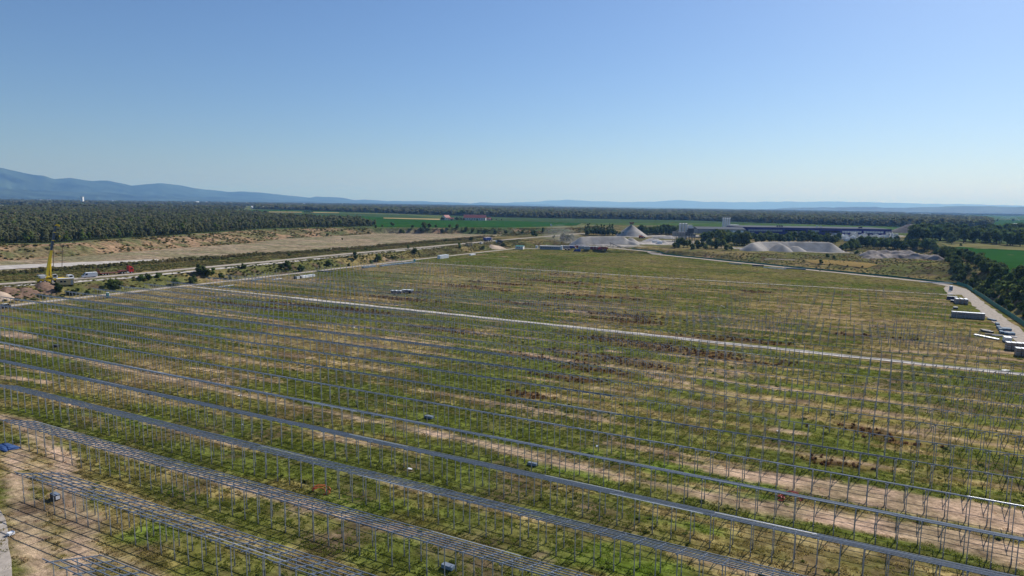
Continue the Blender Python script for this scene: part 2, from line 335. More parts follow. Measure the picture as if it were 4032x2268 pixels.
PALE = [(1620, 1090, 40, 8), (1850, 1100, 25, 6), (1480, 1105, 20, 5), (1980, 1020, 30, 5), (1700, 1050, 22, 4)]
def ell(P, lst, z=0):
    r = np.full(len(P), 9e9)
    for x, y, a, b in lst:
        c = UV(x, y, z); r = np.minimum(r, np.hypot((P[:, 0] - c[0]) / a, (P[:, 1] - c[1]) / b))
    return r
def mixc(c, k, m): return c * (1 - m[:, None]) + np.array(k)[None] * m[:, None]
GREEN = (.112, .134, .024); OLIVE = (.222, .176, .056); STRAW = (.365, .268, .122); SOIL = (.47, .325, .225); RUST = (.10, .040, .022); DARK = (.05, .065, .022)
def site_masks(P):
    u, v = P[:, 0], P[:, 1]
    n1 = fbm(u / 26, v / 7, 1, 3); n2 = fbm(u / 7, v / 3.2, 5, 4); n3 = fbm(u / 1.7, v / 1.2, 9, 3); n4 = fbm(u / 70, v / 38, 13, 3)
    ph = ((v - ROW0) / ROWP) % 1.0
    lane = np.exp(-((ph - .70) / .13) ** 2)           # wheel lanes between the rows
    under = np.exp(-((ph - .2) / .2) ** 2)
    far = sst(388, 400, v)
    s = (n2 - .5) * 2.6 + (n3 - .5) * 1.6
    soil = np.full(len(P), -9.0)
    for px, w in SOILS: soil = np.maximum(soil, line_mask(P, px, w))
    soil_m = sst(-.55, .75, soil + s * .95)
    dry = sst(.42, .66, n1 * .55 + n2 * .5 + lane * .13 - under * .06 + (n4 - .5) * .75 - .0)
    straw = sst(.50, .72, n2 * .45 + n1 * .35 + n3 * .15 + lane * .18 * (1 - far) + (n4 - .5) * .55 + .01) * (1 - .55 * far)
    rust = sst(1.6, .45, ell(P, RUSTS) / 1.6 + (n2 - .5) * 1.9 + (n3 - .5) * .9)
    pale = sst(1.2, .4, ell(P, PALE) + (n2 - .5) * 1.2)
    lane_soil = sst(.66, .82, n1 * .6 + n2 * .25 + lane * .30 - far) * lane
    return soil_m, dry, straw, rust, pale, np.maximum(lane_soil, 0), n2, n3
def site_col(P):
    soil, dry, straw, rust, pale, lane, n2, n3 = site_masks(P)
    c = np.tile(np.array(GREEN), (len(P), 1)); c = mixc(c, OLIVE, dry); c = mixc(c, STRAW, straw * .85)
    lush = sst(1.3, .5, ell(P, LUSH) + (n2 - .5) * 1.5); c = mixc(c, (.105, .165, .018), lush * .85); c = mixc(c, (.27, .28, .12), pale * .8); c = mixc(c, RUST, rust * .85); c = mixc(c, SOIL, np.maximum(soil, lane * .7))
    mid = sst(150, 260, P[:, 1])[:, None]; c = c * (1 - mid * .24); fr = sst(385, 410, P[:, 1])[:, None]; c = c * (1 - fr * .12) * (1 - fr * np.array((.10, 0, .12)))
    return c, soil, rust
def ground_cols(P):
    n1 = fbm(P[:, 0] / 30, P[:, 1] / 30, 21, 4); n2 = fbm(P[:, 0] / 6, P[:, 1] / 6, 25, 4); n3 = fbm(P[:, 0] / 90, P[:, 1] / 90, 28, 3)
    nat = mixc(np.tile(np.array((.085, .115, .04)), (len(P), 1)), (.15, .15, .07), sst(.45, .6, n3))
    # rough slopes round the pit
    sl = np.tile(np.array((.115, .118, .04)), (len(P), 1)); sl = mixc(sl, (.215, .17, .068), sst(.42, .62, n1)); sl = mixc(sl, (.12, .085, .05), sst(.56, .68, n2)); sl = mixc(sl, (.095, .085, .038), sst(.5, .62, fbm(P[:, 0] / 22, P[:, 1] / 11, 37, 3)) * (P[:, 1] > 430)); sl = mixc(sl, (.30, .21, .14), sst(.66, .74, .5 * n1 + .5 * n2))
    dN = pdist(P, NATL); dS = pdist(P, SITE); dP = pdist(P, PLAIN); dY = pdist(P, YARD); dC = seg_dist(P, CREST, False)
    c = nat.copy(); m = sst(0, 6, dN + (n2 - .5) * 6); c = c * (1 - m[:, None]) + sl * m[:, None]
    # the tan bank below the wood
    bank = sst(95, 60, dC + 0 * n1) * sst(0, 2, dP) * sst(2, -3, sdist(P, NATL) * -1) * (P[:, 0] < -330) * (P[:, 1] > 100)
    nb = fbm(P[:, 0] / 17, P[:, 1] / 17, 36, 3); bc = np.tile(np.array((.32, .205, .125)), (len(P), 1)); bc = mixc(bc, (.115, .115, .05), sst(.40, .56, .75 * nb + .25 * n2)); bc = mixc(bc, (.22, .16, .09), sst(.55, .4, n2) * .5)
    gfar = sst(560, 760, P[:, 1]); bc = mixc(bc, (.07, .095, .035), gfar * sst(.3, .5, n1)); c = c * (1 - bank[:, None]) + bc * bank[:, None]
    pm = sst(3, -1, dP + (n2 - .5) * 5); pc = mixc(np.tile(np.array((.31, .24, .165)), (len(P), 1)), (.225, .20, .12), sst(.45, .6, fbm(P[:, 0] / 40, P[:, 1] / 14, 33, 4))); c = c * (1 - pm[:, None]) + pc * pm[:, None]
    ym = sst(1.25, .7, ell(P, YSP, 4) + (n2 - .5) * .8); c = mixc(c, (.36, .33, .29), ym)
    hm = sst(6.5, 4, seg_dist(P, HAUL, False) + (n2 - .5) * 3); c = mixc(c, (.21, .19, .12), hm)
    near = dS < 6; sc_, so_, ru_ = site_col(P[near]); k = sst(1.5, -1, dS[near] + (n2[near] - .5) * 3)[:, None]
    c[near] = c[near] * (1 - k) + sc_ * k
    return c
GC = ground_cols(GP)
M['ground'] = mat_vcol('ground_cover')
nu, nv = len(UA), len(VA)
ii = (np.arange(nv - 1)[:, None] * nu + np.arange(nu - 1)[None]).ravel()
gm = np_mesh('ground', np.stack([UU.ravel(), VV.ravel(), GZ.ravel()], 1), np.stack([ii, ii + 1, ii + nu + 1, ii + nu], 1), M['ground'], np.concatenate([GC, np.ones((len(GC), 1))], 1))
gm.polygons.foreach_set('use_smooth', [True] * len(gm.polygons))
ground = bpy.data.objects.new('ground', gm); link(ground); ground.rotation_euler = (0, 0, -PHI); tag(ground, kind='structure')

# ------------------------------------------------------------------ strips and sheets on the ground
def strip(name, pts, w, m, step=4.0, dz=.06, kind='structure', jag=.2, label=None):
    pts = [np.array(p, float) for p in pts]; out = []
    for a, b in zip(pts[:-1], pts[1:]):
        n = max(1, int(np.hypot(*(b - a)) / step)); out += [a + (b - a) * t for t in np.arange(n) / n]
    out.append(pts[-1]); out = np.array(out); tg = np.gradient(out, axis=0); tg /= np.hypot(tg[:, 0], tg[:, 1])[:, None] + 1e-9
    for _ in range(3): out[1:-1] = out[1:-1] * .5 + .25 * (out[2:] + out[:-2])
    nr = np.stack([-tg[:, 1], tg[:, 0]], 1); K = 5; vs = []; s = np.arange(len(out)) * step
    jl = (fbm(s / 5, s * 0 + .3, 60, 3) - .5) * 2 * jag * w; jr = (fbm(s / 5, s * 0 + 7.3, 63, 3) - .5) * 2 * jag * w
    for k in range(K):
        t = k / (K - 1) * 2 - 1; off = t * w / 2 + (jr if t > 0 else jl) * abs(t); vs.append(out + nr * off[:, None])
    vs = np.stack(vs, 1).reshape(-1, 2); z = zg(vs[:, 0], vs[:, 1]) + dz
    n = len(out); i0 = (np.arange(n - 1)[:, None] * K + np.arange(K - 1)[None]).ravel()
    me = np_mesh(name, np.column_stack([vs, z]), np.stack([i0, i0 + 1, i0 + K + 1, i0 + K], 1), m)
    o = bpy.data.objects.new(name, me); link(o); o.rotation_euler = (0, 0, -PHI); return tag(o, kind=kind, label=label)
strip('gravel_road', [(-289, 118), (-288, 300), (-287, 480), (-285.5, 578)], 4.6, M['gravel'])
strip('gravel_road', [(-50, 21.5), (-81.5, 35.0), (-108.7, 46.7), (-150, 64), (-210, 89), (-262, 111), (-288, 130)], 5.0, M['gravel'])
strip('gravel_road', [(-283, 216), (-250, 215.2), (-215, 214.7)], 1.7, M['white_gravel'], dz=.07, jag=.3)
strip('gravel_road', [(-216, 214.7), (-100, 213.5), (0, 212), (58, 211)], 3.3, M['white_gravel'], dz=.07, jag=.28, step=2.5)
strip('gravel_road', [(-285, 390), (-200, 391.5), (-100, 393), (0, 395.5), (50, 397)], 2.6, M['gravel'], dz=.07)
strip('gravel_road', [(-284, 577), (-240, 592), (-205, 614), (-150, 582), (-50, 521), (25, 474), (46, 460), (55, 440), (56, 420), (55, 380), (54.5, 300), (54, 220), (54, 100)], 6.2, M['gravel'], dz=.08)
strip('gravel_road', [(53, 440), (51, 415), (50, 400)], 7, M['gravel'], dz=.05)
strip('haul_road', HAUL, 6.0, M['gravel'], dz=.16)
strip('haul_road', [(u + 9.5, v - 3) for u, v in HAUL[1:8]], 2.6, M['white_gravel'], dz=.16, jag=.3)
def sheet(name, px, z, m, dz=.25, sub=1):
    pts = [G(x, y, z) for x, y in px]; me = bpy.data.meshes.new(name); me.from_pydata([(p[0], p[1], z + dz) for p in pts], [], [tuple(range(len(pts)))]); me.materials.append(m)
    o = bpy.data.objects.new(name, me); link(o); return tag(o, kind='structure')
strip('gravel_track', uvs([(-400, 1085), (0, 1054), (300, 1042), (640, 1027)], 2), 26, M['white_gravel'], dz=.25, jag=.08)
strip('gravel_track', uvs([(1000, 1008), (1205, 990), (1401, 971), (1578, 960)], 2), 3.4, M['white_gravel'], dz=.15, jag=.3)
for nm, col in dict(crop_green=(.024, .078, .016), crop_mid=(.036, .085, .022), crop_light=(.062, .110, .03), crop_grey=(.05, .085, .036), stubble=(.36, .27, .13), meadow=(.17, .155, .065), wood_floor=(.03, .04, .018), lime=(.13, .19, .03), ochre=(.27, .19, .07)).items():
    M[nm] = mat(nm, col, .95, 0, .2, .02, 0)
FZ = NAT
sheet('crop_field', [(1484, 894), (1300, 872), (1180, 858), (1010, 848), (1120, 846), (1300, 848), (1600, 858), (1740, 867), (2000, 870), (2290, 879), (2270, 888), (2016, 896)], FZ, M['crop_green'], .25)
sheet('crop_field', [(1000, 840), (1300, 838), (1600, 846), (1745, 862), (1745, 867), (1600, 858), (1300, 848), (1120, 846), (1010, 847)], FZ, M['crop_grey'], .25)
sheet('crop_field', [(950, 827), (1300, 826), (1560, 841), (1335, 837), (1050, 836)], FZ, M['crop_mid'], .25)
sheet('crop_field', [(1750, 848), (2016, 857), (2300, 862), (2700, 868), (3024, 879), (3100, 882), (2600, 878), (2290, 879), (2016, 869), (1750, 866)], FZ, M['crop_grey'], .25)
sheet('crop_field', [(2290, 880), (2600, 879), (3100, 883), (3500, 893), (3560, 902), (3500, 908), (3100, 902), (2900, 895), (2600, 886), (2330, 883)], FZ, M['crop_light'], .25)
sheet('crop_field', [(3500, 893), (3900, 898), (4200, 893), (4200, 912), (3600, 905)], FZ, M['crop_mid'], .25)
sheet('crop_field', [(3905, 864), (4200, 866), (4200, 892), (3905, 896)], FZ, M['crop_mid'], .3)
sheet('crop_field', [(3560, 846), (4200, 850), (4200, 864), (3890, 862)], FZ, M['crop_light'], .3)
sheet('stubble_field', [(1058, 833.5), (1189, 834.5), (1189, 837), (1058, 836)], FZ, M['stubble'], .5)
sheet('stubble_field', [(1221, 835), (1335, 837), (1335, 839.5), (1221, 838)], FZ, M['stubble'], .5)
sheet('stubble_field', [(1510, 857.5), (1732, 862), (1732, 867), (1510, 861)], FZ, M['stubble'], .5)
sheet('stubble_field', [(2006, 852), (2030, 852.5), (2030, 853.6), (2006, 853)], FZ, M['stubble'], .5)
sheet('crop_field', [(0, 811), (300, 812), (740, 812), (600, 816), (0, 817)], FZ, M['crop_light'], .4)
sheet('crop_field', [(3745, 976), (3790, 974), (4032, 988), (4300, 1004), (4300, 1260), (4100, 1165), (3960, 1085), (3820, 1012)], FZ, M['crop_green'], .25)
sheet('meadow', [(3690, 953), (3770, 953), (4032, 967), (4300, 983), (4300, 1003), (4032, 987), (3790, 973), (3740, 974)], FZ, M['meadow'], .25)
sheet('crop_field', [(3995, 1090), (4300, 1180), (4300, 1240), (4050, 1135)], FZ, M['lime'], .3)
strip('dry_grass_patch', [T(3190, 1027)[:2], T(3300, 1034)[:2], T(3440, 1048)[:2]], 16, M['ochre'], dz=.35, jag=.25)
strip('wet_grass_patch', [T(3600, 1034)[:2], T(3690, 1032)[:2]], 9, M['lime'], dz=.35, jag=.3)
strip('gravel_track', [T(x, y)[:2] for x, y in ((3010, 1022), (3060, 1021), (3130, 1025))], 2.5, M['gravel'], dz=.25, jag=.3)

# ------------------------------------------------------------------ scattered plants: one object per kind of growth
def inst_collection(name, objs):
    c = bpy.data.collections.new(name)
    for o in objs: c.objects.link(o)
    return c
_ngs = {}
def scatter(name, P, rz, scl, idx, tint, coll, label, cat=None):
    me = bpy.data.meshes.new(name); me.vertices.add(len(P)); me.vertices.foreach_set('co', np.asarray(P, np.float32).ravel())
    def at(n, ty, data, key):
        a = me.attributes.new(n, ty, 'POINT'); a.data.foreach_set(key, np.asarray(data, np.float32 if ty != 'INT' else np.int32).ravel())
    at('rz', 'FLOAT', rz, 'value'); at('scl', 'FLOAT_VECTOR', scl, 'vector'); at('idx', 'INT', idx, 'value')
    at('tint', 'FLOAT_COLOR', np.concatenate([tint, np.ones((len(P), 1))], 1), 'color')
    o = bpy.data.objects.new(name, me); link(o)
    ng = bpy.data.node_groups.new(name + '_nodes', 'GeometryNodeTree')
    ng.interface.new_socket('Geometry', in_out='INPUT', socket_type='NodeSocketGeometry'); ng.interface.new_socket('Geometry', in_out='OUTPUT', socket_type='NodeSocketGeometry')
    N = ng.nodes; L = ng.links; gi = N.new('NodeGroupInput'); go = N.new('NodeGroupOutput'); ip = N.new('GeometryNodeInstanceOnPoints'); ci = N.new('GeometryNodeCollectionInfo')
    ci.inputs['Collection'].default_value = coll; ci.inputs['Separate Children'].default_value = True; ci.inputs['Reset Children'].default_value = True
    def na(n, ty):
        a = N.new('GeometryNodeInputNamedAttribute'); a.data_type = ty; a.inputs['Name'].default_value = n; return a.outputs['Attribute']
    cx = N.new('ShaderNodeCombineXYZ'); L.new(na('rz', 'FLOAT'), cx.inputs['Z'])
    L.new(gi.outputs[0], ip.inputs['Points']); L.new(ci.outputs[0], ip.inputs['Instance']); ip.inputs['Pick Instance'].default_value = True
    L.new(na('idx', 'INT'), ip.inputs['Instance Index']); L.new(cx.outputs[0], ip.inputs['Rotation']); L.new(na('scl', 'FLOAT_VECTOR'), ip.inputs['Scale']); L.new(ip.outputs[0], go.inputs[0])
    md = o.modifiers.new('plants', 'NODES'); md.node_group = ng
    return tag(o, label, cat, kind='stuff')

def leaf_cloud(lobes, n, size, rng, up=.35, flat=1.0):
    # lobes: (cx,cy,cz,rx,ry,rz); returns quads lying on and inside the lobes
    w = np.array([l[3] * l[4] for l in lobes]); w = w / w.sum(); li = rng.choice(len(lobes), n, p=w); Lb = np.array(lobes)[li]
    d = rng.normal(size=(n, 3)); d /= np.linalg.norm(d, axis=1)[:, None]; r = rng.random(n) ** .28 * rng.uniform(.82, 1.12, n)
    c = Lb[:, :3] + d * Lb[:, 3:] * r[:, None]
    nr = d + rng.normal(size=(n, 3)) * .55 + [0, 0, up]; nr /= np.linalg.norm(nr, axis=1)[:, None]
    t = np.cross(nr, rng.normal(size=(n, 3))); t /= np.linalg.norm(t, axis=1)[:, None]; b = np.cross(nr, t)
    s = size * rng.uniform(.55, 1.3, n)[:, None]; e = rng.uniform(.6, 1.0, n)[:, None]
    v = np.stack([c - t * s - b * s * e * .5, c + t * s * .3 - b * s * e, c + t * s + b * s * e * .4, c - t * s * .4 + b * s * e], 1).reshape(-1, 3)
    return v, np.arange(n * 4).reshape(-1, 4)
def crown_lobes(h, r, rng, n=7, base=.25, cone=0.0):
    out = []
    for i in range(n):
        t = rng.uniform(0, 1); z = h * (base + (1 - base) * (.12 + .74 * t)); k = (1 - cone * t) * (1 - .55 * abs(t - .4) ** 1.2)
        a = rng.uniform(0, 6.28); q = rng.uniform(.15, .62) * r * k; rr = r * rng.uniform(.42, .62) * k
        out.append((q * math.cos(a), q * math.sin(a), z, rr, rr, rr * rng.uniform(.7, 1.0)))
    return out
def lump(lobes, k, rng):  # dark lumps added inside the crowns to block light
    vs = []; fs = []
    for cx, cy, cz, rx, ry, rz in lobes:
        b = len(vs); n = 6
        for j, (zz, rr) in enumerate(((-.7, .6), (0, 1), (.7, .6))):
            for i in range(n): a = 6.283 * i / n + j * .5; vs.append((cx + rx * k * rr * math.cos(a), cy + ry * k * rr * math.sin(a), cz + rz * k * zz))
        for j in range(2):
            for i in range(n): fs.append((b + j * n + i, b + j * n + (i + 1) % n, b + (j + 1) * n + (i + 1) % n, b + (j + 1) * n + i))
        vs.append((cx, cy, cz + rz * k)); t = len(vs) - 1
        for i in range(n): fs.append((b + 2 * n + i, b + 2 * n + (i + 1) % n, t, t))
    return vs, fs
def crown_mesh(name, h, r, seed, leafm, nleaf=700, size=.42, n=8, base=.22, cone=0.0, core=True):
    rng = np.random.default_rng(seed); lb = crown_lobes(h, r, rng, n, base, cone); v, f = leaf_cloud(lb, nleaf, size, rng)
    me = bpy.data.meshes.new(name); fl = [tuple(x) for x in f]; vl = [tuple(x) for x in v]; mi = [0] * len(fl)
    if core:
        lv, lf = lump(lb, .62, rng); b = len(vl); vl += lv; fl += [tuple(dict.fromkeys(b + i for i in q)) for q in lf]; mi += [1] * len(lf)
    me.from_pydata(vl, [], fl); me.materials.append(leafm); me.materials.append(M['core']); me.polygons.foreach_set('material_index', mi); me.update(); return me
def trunk_mesh(name, h, r, seed):
    rng = random.Random(seed); b = MB(); b.cyl((0, 0, -.2), (.1, .05, h * .4), r, r * .7, 7); b.cyl((.1, .05, h * .4), (.15, 0, h * .8), r * .7, r * .25, 6)
    for i in range(5):
        a = rng.uniform(0, 6.28); z = h * rng.uniform(.25, .6); l = h * rng.uniform(.18, .3); b.cyl((.08, .04, z), (l * math.cos(a), l * math.sin(a), z + l * .7), r * .4, r * .12, 5)
    return b.mesh(name, M['bark'])
def src_obj(name, me): return bpy.data.objects.new(name, me)

# forest trees
FT = []
for k in range(5):
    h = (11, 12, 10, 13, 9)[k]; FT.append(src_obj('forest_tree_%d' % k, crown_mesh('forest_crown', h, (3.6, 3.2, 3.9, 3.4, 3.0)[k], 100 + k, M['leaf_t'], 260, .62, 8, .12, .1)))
COL_F = inst_collection('forest_sources', FT)
def poly_points(poly, spacing_fn, rng, jitter=.95, cap=60000):
    P = np.array(poly); x0, y0 = P.min(0); x1, y1 = P.max(0); out = []; y = y0
    # rows whose spacing grows with the distance from the site
    while y < y1:
        s = spacing_fn(y); xs = np.arange(x0, x1, s); xs = xs + rng.uniform(-jitter, jitter, len(xs)) * s; ys = y + rng.uniform(-jitter, jitter, len(xs)) * s
        out.append(np.stack([xs, ys], 1)); y += s
    out = np.concatenate(out); return out[inside(out, poly)]
def xy_to_uv(P): return np.stack([P @ EV, P @ NV], 1)
def forest(name, px, label, s0, s1, seed, hmul=1.0, z=NAT, y0=700, y1=4000, gap=.0, tints=((.15, .168, .085), (.255, .262, .135))):
    rng = np.random.default_rng(seed); poly = [tuple(G(x, y, z)) for x, y in px]
    P = poly_points(poly, lambda y: s0 + (s1 - s0) * min(1, max(0, (y - y0) / (y1 - y0))), rng)
    if gap: P = P[fbm(P[:, 0] / 60, P[:, 1] / 60, seed, 3) > gap]
    uv = xy_to_uv(P); zz = zg(uv[:, 0], uv[:, 1]); n = len(P)
    s = rng.uniform(.55, 1.3, n) * hmul * (.85 + .35 * fbm(P[:, 0] / 80, P[:, 1] / 80, seed + 3, 2)); wd = rng.uniform(.9, 1.15, n)
    dist = np.hypot(P[:, 0], P[:, 1]); wd = wd * np.clip((s0 + (s1 - s0) * np.clip((dist - y0) / (y1 - y0), 0, 1)) / 6.0, .9, 3.5)
    t = (rng.random(n) * .6 + .4 * fbm(P[:, 0] / 45, P[:, 1] / 45, seed + 7, 3))[:, None]; tint = np.array(tints[0]) * (1 - t) + np.array(tints[1]) * t
    gr = rng.random(n) < .07; tint[gr] = tint[gr] * .6; gr = rng.random(n) < .09; tint[gr] = tint[gr] * np.array((1.35, 1.12, 1.2)); gr = rng.random(n) < .08; tint[gr] = tint[gr] * np.array((.9, 1.15, .6))
    o = scatter(name, np.column_stack([P, zz - .2]), rng.uniform(0, 6.28, n), np.stack([s * wd, s * wd, s], 1), rng.integers(0, 5, n), tint, COL_F, label); print(name, n); return o
FLEFT = [(-700, 1012), (-300, 982), (0, 960), (228, 956), (501, 936), (729, 923), (1008, 902), (1244, 895), (1401, 893), (1484, 892), (1400, 868), (1200, 861), (1100, 854), (1000, 843), (850, 833), (600, 826), (0, 819), (-700, 822)]
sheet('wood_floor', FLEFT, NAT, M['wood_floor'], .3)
forest('wood', FLEFT, 'dark broadleaf wood along the top of the tan bank', 3.9, 9, 201, .74, y0=450, y1=1500)
FMID = [(1000, 824), (1200, 829), (1500, 839), (1750, 848), (2016, 857), (2300, 861), (2700, 868), (3024, 878), (3300, 887), (3500, 892), (3700, 896), (3900, 898), (3900, 868), (3800, 860), (3560, 848), (3450, 847), (3300, 846), (3024, 840), (2500, 827), (2016, 818), (1500, 815), (1000, 812)]
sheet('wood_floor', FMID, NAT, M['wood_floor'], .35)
forest('far_wood', FMID, 'long band of dark forest beyond the green crop fields', 7.5, 26, 202, 1.15, y0=1200, y1=5000)
FFAR = [(-600, 806), (0, 806), (500, 808), (1000, 811), (1500, 814), (2016, 817), (2500, 825), (2016, 811), (1500, 804), (1000, 798), (0, 787), (-600, 778)]
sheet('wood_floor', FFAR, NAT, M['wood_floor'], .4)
forest('distant_wood', FFAR, 'thin distant strip of forest at the foot of the blue hills', 26, 70, 203, 1.1, y0=2500, y1=9000, gap=.36)
FRT = [(3250, 846), (3480, 848), (3560, 849), (3560, 838), (3200, 832), (2600, 826), (2700, 834), (3000, 841)]
forest('distant_wood', FRT, 'distant wooded strip behind the long dark forest band', 20, 40, 204, 1.2, y0=2500, y1=6000, gap=.3)
forest('distant_wood', [(3560, 846), (4400, 856), (4400, 847), (3900, 838), (3560, 838)], 'scattered far trees among pale fields below low hills', 24, 60, 205, .9, y0=3000, y1=9000, gap=.52)
forest('distant_wood', [(0, 818), (500, 815), (960, 818), (960, 826), (850, 829), (0, 818.5)], 'narrow far tree line behind the broadleaf wood', 12, 24, 206, 1.0, y0=1500, y1=4000, gap=.35)

# ------------------------------------------------------------------ hills and haze
M['hill'] = mat('hill_forest', (.036, .055, .04), .95, 0, .8, .0016, .1); M['hill_far'] = mat('far_hill', (.06, .07, .05), .95, 0, .2, .0006, .1)
def ridge(name, px, dist, m, front=.86, seed=1, rough=.16, nd=14, foot=NAT - 4):
    # crest heights come from the outline; distances from how far such ranges stand
    xs = np.linspace(px[0][0], px[-1][0], 260); ys = np.interp(xs, [p[0] for p in px], [p[1] for p in px]); ds = np.interp(xs, [p[0] for p in dist], [p[1] for p in dist])
    ys = ys + (fbm(xs / 45, xs * 0, seed, 4) - .5) * 4.5
    rays = FWD[None] + RGT[None] * ((xs - 2016) / F_PX)[:, None] - UPV[None] * ((ys - 1134) / F_PX)[:, None]
    rays = rays / np.hypot(rays[:, 0], rays[:, 1])[:, None]; cz = CAM_H + rays[:, 2] * ds; cz = np.maximum(cz, 14)
    V = []
    for j in range(nd):
        t = j / (nd - 1)
        if t <= .7: f = front + (1 - front) * (t / .7); hh = (t / .7) ** 1.35
        else: f = 1 + .18 * (t - .7) / .3; hh = 1 - ((t - .7) / .3) ** 1.2
        p = rays[:, :2] * (ds * f)[:, None]; nz = (fbm(xs / 22, np.full(len(xs), t * 9), seed + 5, 4) - .5) * rough * 2
        h = foot + (cz - foot) * np.clip(hh + (nz * (1 - hh) if t < .7 else 0) * (1 if 0 < t else 0), 0, 1); V.append(np.column_stack([p, h]))
    V = np.stack(V, 0); n = len(xs); i0 = (np.arange(nd - 1)[:, None] * n + np.arange(n - 1)[None]).ravel()
    me = np_mesh(name, V.reshape(-1, 3), np.stack([i0, i0 + 1, i0 + n + 1, i0 + n], 1), m); me.polygons.foreach_set('use_smooth', [True] * len(me.polygons))
    o = bpy.data.objects.new(name, me); link(o); return tag(o, kind='structure')
R1 = [(-900, 690), (-500, 665), (-200, 655), (0, 659), (59, 671), (128, 687), (173, 691), (214, 704), (246, 702), (278, 698), (319, 706), (364, 711), (424, 709), (469, 718), (519, 730), (569, 725), (638, 721), (706, 728), (774, 741), (852, 750), (902, 757), (947, 752), (1008, 757), (1126, 768), (1224, 778), (1244, 773), (1342, 777), (1401, 787), (1441, 786), (1520, 791), (1677, 793), (1795, 797), (1854, 801), (1893, 797), (1952, 800), (2016, 800), (2134, 804), (2193, 807), (2240, 815)]
ridge('hills', R1, [(-900, 15000), (0, 17000), (1000, 21000), (2240, 27000)], M['hill'], .80, 71)
ridge('hills', [(-900, 700), (0, 742), (200, 752), (400, 757), (560, 768), (800, 775), (1000, 785), (1240, 792), (1500, 803)], [(-900, 12500), (0, 13500), (1500, 19000)], M['hill'], .85, 75, .25)
ridge('hills', [(1900, 806), (2016, 797), (2114, 793), (2232, 785), (2370, 793), (2449, 795), (2587, 793), (2665, 787), (2764, 793), (2882, 796), (3024, 793), (3221, 793), (3417, 795), (3614, 801), (3811, 804), (4032, 809), (4500, 814)], [(1900, 36000), (4500, 36000)], M['hill_far'], .9, 81)
ridge('hills', [(2900, 830), (3060, 822), (3142, 817), (3221, 817), (3339, 815), (3449, 814), (3480, 818), (3575, 819), (3614, 816), (3732, 813), (3811, 811), (3929, 813), (4032, 814), (4500, 820)], [(2900, 14000), (4500, 12500)], M['hill'], .86, 85, .2)
hz = MB(); B = 62000; hz.box((0, 0, (1020 - 6) / 2), (2 * B, 2 * B, 1020 + 6)); mh = bpy.data.materials.new('haze_air'); mh.use_nodes = True; nt = mh.node_tree; nt.nodes.clear()
pv = nt.nodes.new('ShaderNodeVolumePrincipled'); pv.inputs['Color'].default_value = (.20, .46, 1.0, 1); pv.inputs['Absorption Color'].default_value = (.72, .82, 1, 1); pv.inputs['Density'].default_value = 6.2e-5; pv.inputs['Anisotropy'].default_value = 0.22
mo = nt.nodes.new('ShaderNodeOutputMaterial'); nt.links.new(pv.outputs[0], mo.inputs['Volume'])
HAZE = hz.build('haze', mh); tag(HAZE, kind='stuff')

# ------------------------------------------------------------------ racking rows
PSP = 2.4; TILT = .352; SH0 = -.55; ZN = 4.55          # post spacing, slope, first purlin offset, its height
def ztab(s): return ZN - TILT * (s - SH0)
def post_mesh(name, h):
    b = MB(); b.box((0, 0, h / 2 - .05), (.10, .07, h + .1), 0); b.box((.045, .0, .42), (.085, .12, .95), 1); b.box((0, 0, h - .08), (.16, .12, .18), 0); return b.mesh(name, [M['galv_post'], M['sleeve']])
POST_T = post_mesh('tall_post', ztab(0) - .16); POST_S = post_mesh('short_post', ztab(2.4) - .16)
rb = MB(); rb.bar((0, -.72, ztab(-.72) - .11), (0, 4.95, ztab(4.95) - .11), .07, .13); RAFT = rb.mesh('rafter', M['galv'])
rb = MB(); rb.bar((0, -.5, ztab(-.5) - .11), (0, 2.9, ztab(2.9) - .11), .07, .13); RAFT_S = rb.mesh('short_rafter', M['galv'])
def put(me, name, parent, loc, rz=0.0):
    o = bpy.data.objects.new(name, me); o.location = loc; o.rotation_euler = (0, 0, rz); o.parent = parent; COL.objects.link(o); return o
GR_N = 'racking rows of the near block'; GR_P = 'half built racking rows'
L_FULL = 'long galvanised racking row with six purlins on paired posts'
L_EDGE = 'half built racking row carrying only its upper edge purlins'
ROWL = {0: 'racking row whose end overhangs the bare soil at the gravel track corner', 1: 'racking row with a black crate under its track end', 2: 'racking row above the strip of bare pink soil beside the blue tarp',
        3: 'racking row with the orange conduit coil lying in front of its posts', 4: 'racking row between the orange coil row and the red coil row', 5: 'racking row over the red conduit coil and wide bare soil'}
ORD = ['first', 'second', 'third', 'fourth', 'fifth', 'sixth', 'seventh', 'eighth', 'ninth', 'tenth']
for k in range(6, 16): ROWL[k] = ORD[k - 6] + (' full racking row' if k < 11 else ' sparse racking row') + ' behind the one over the red conduit coil'
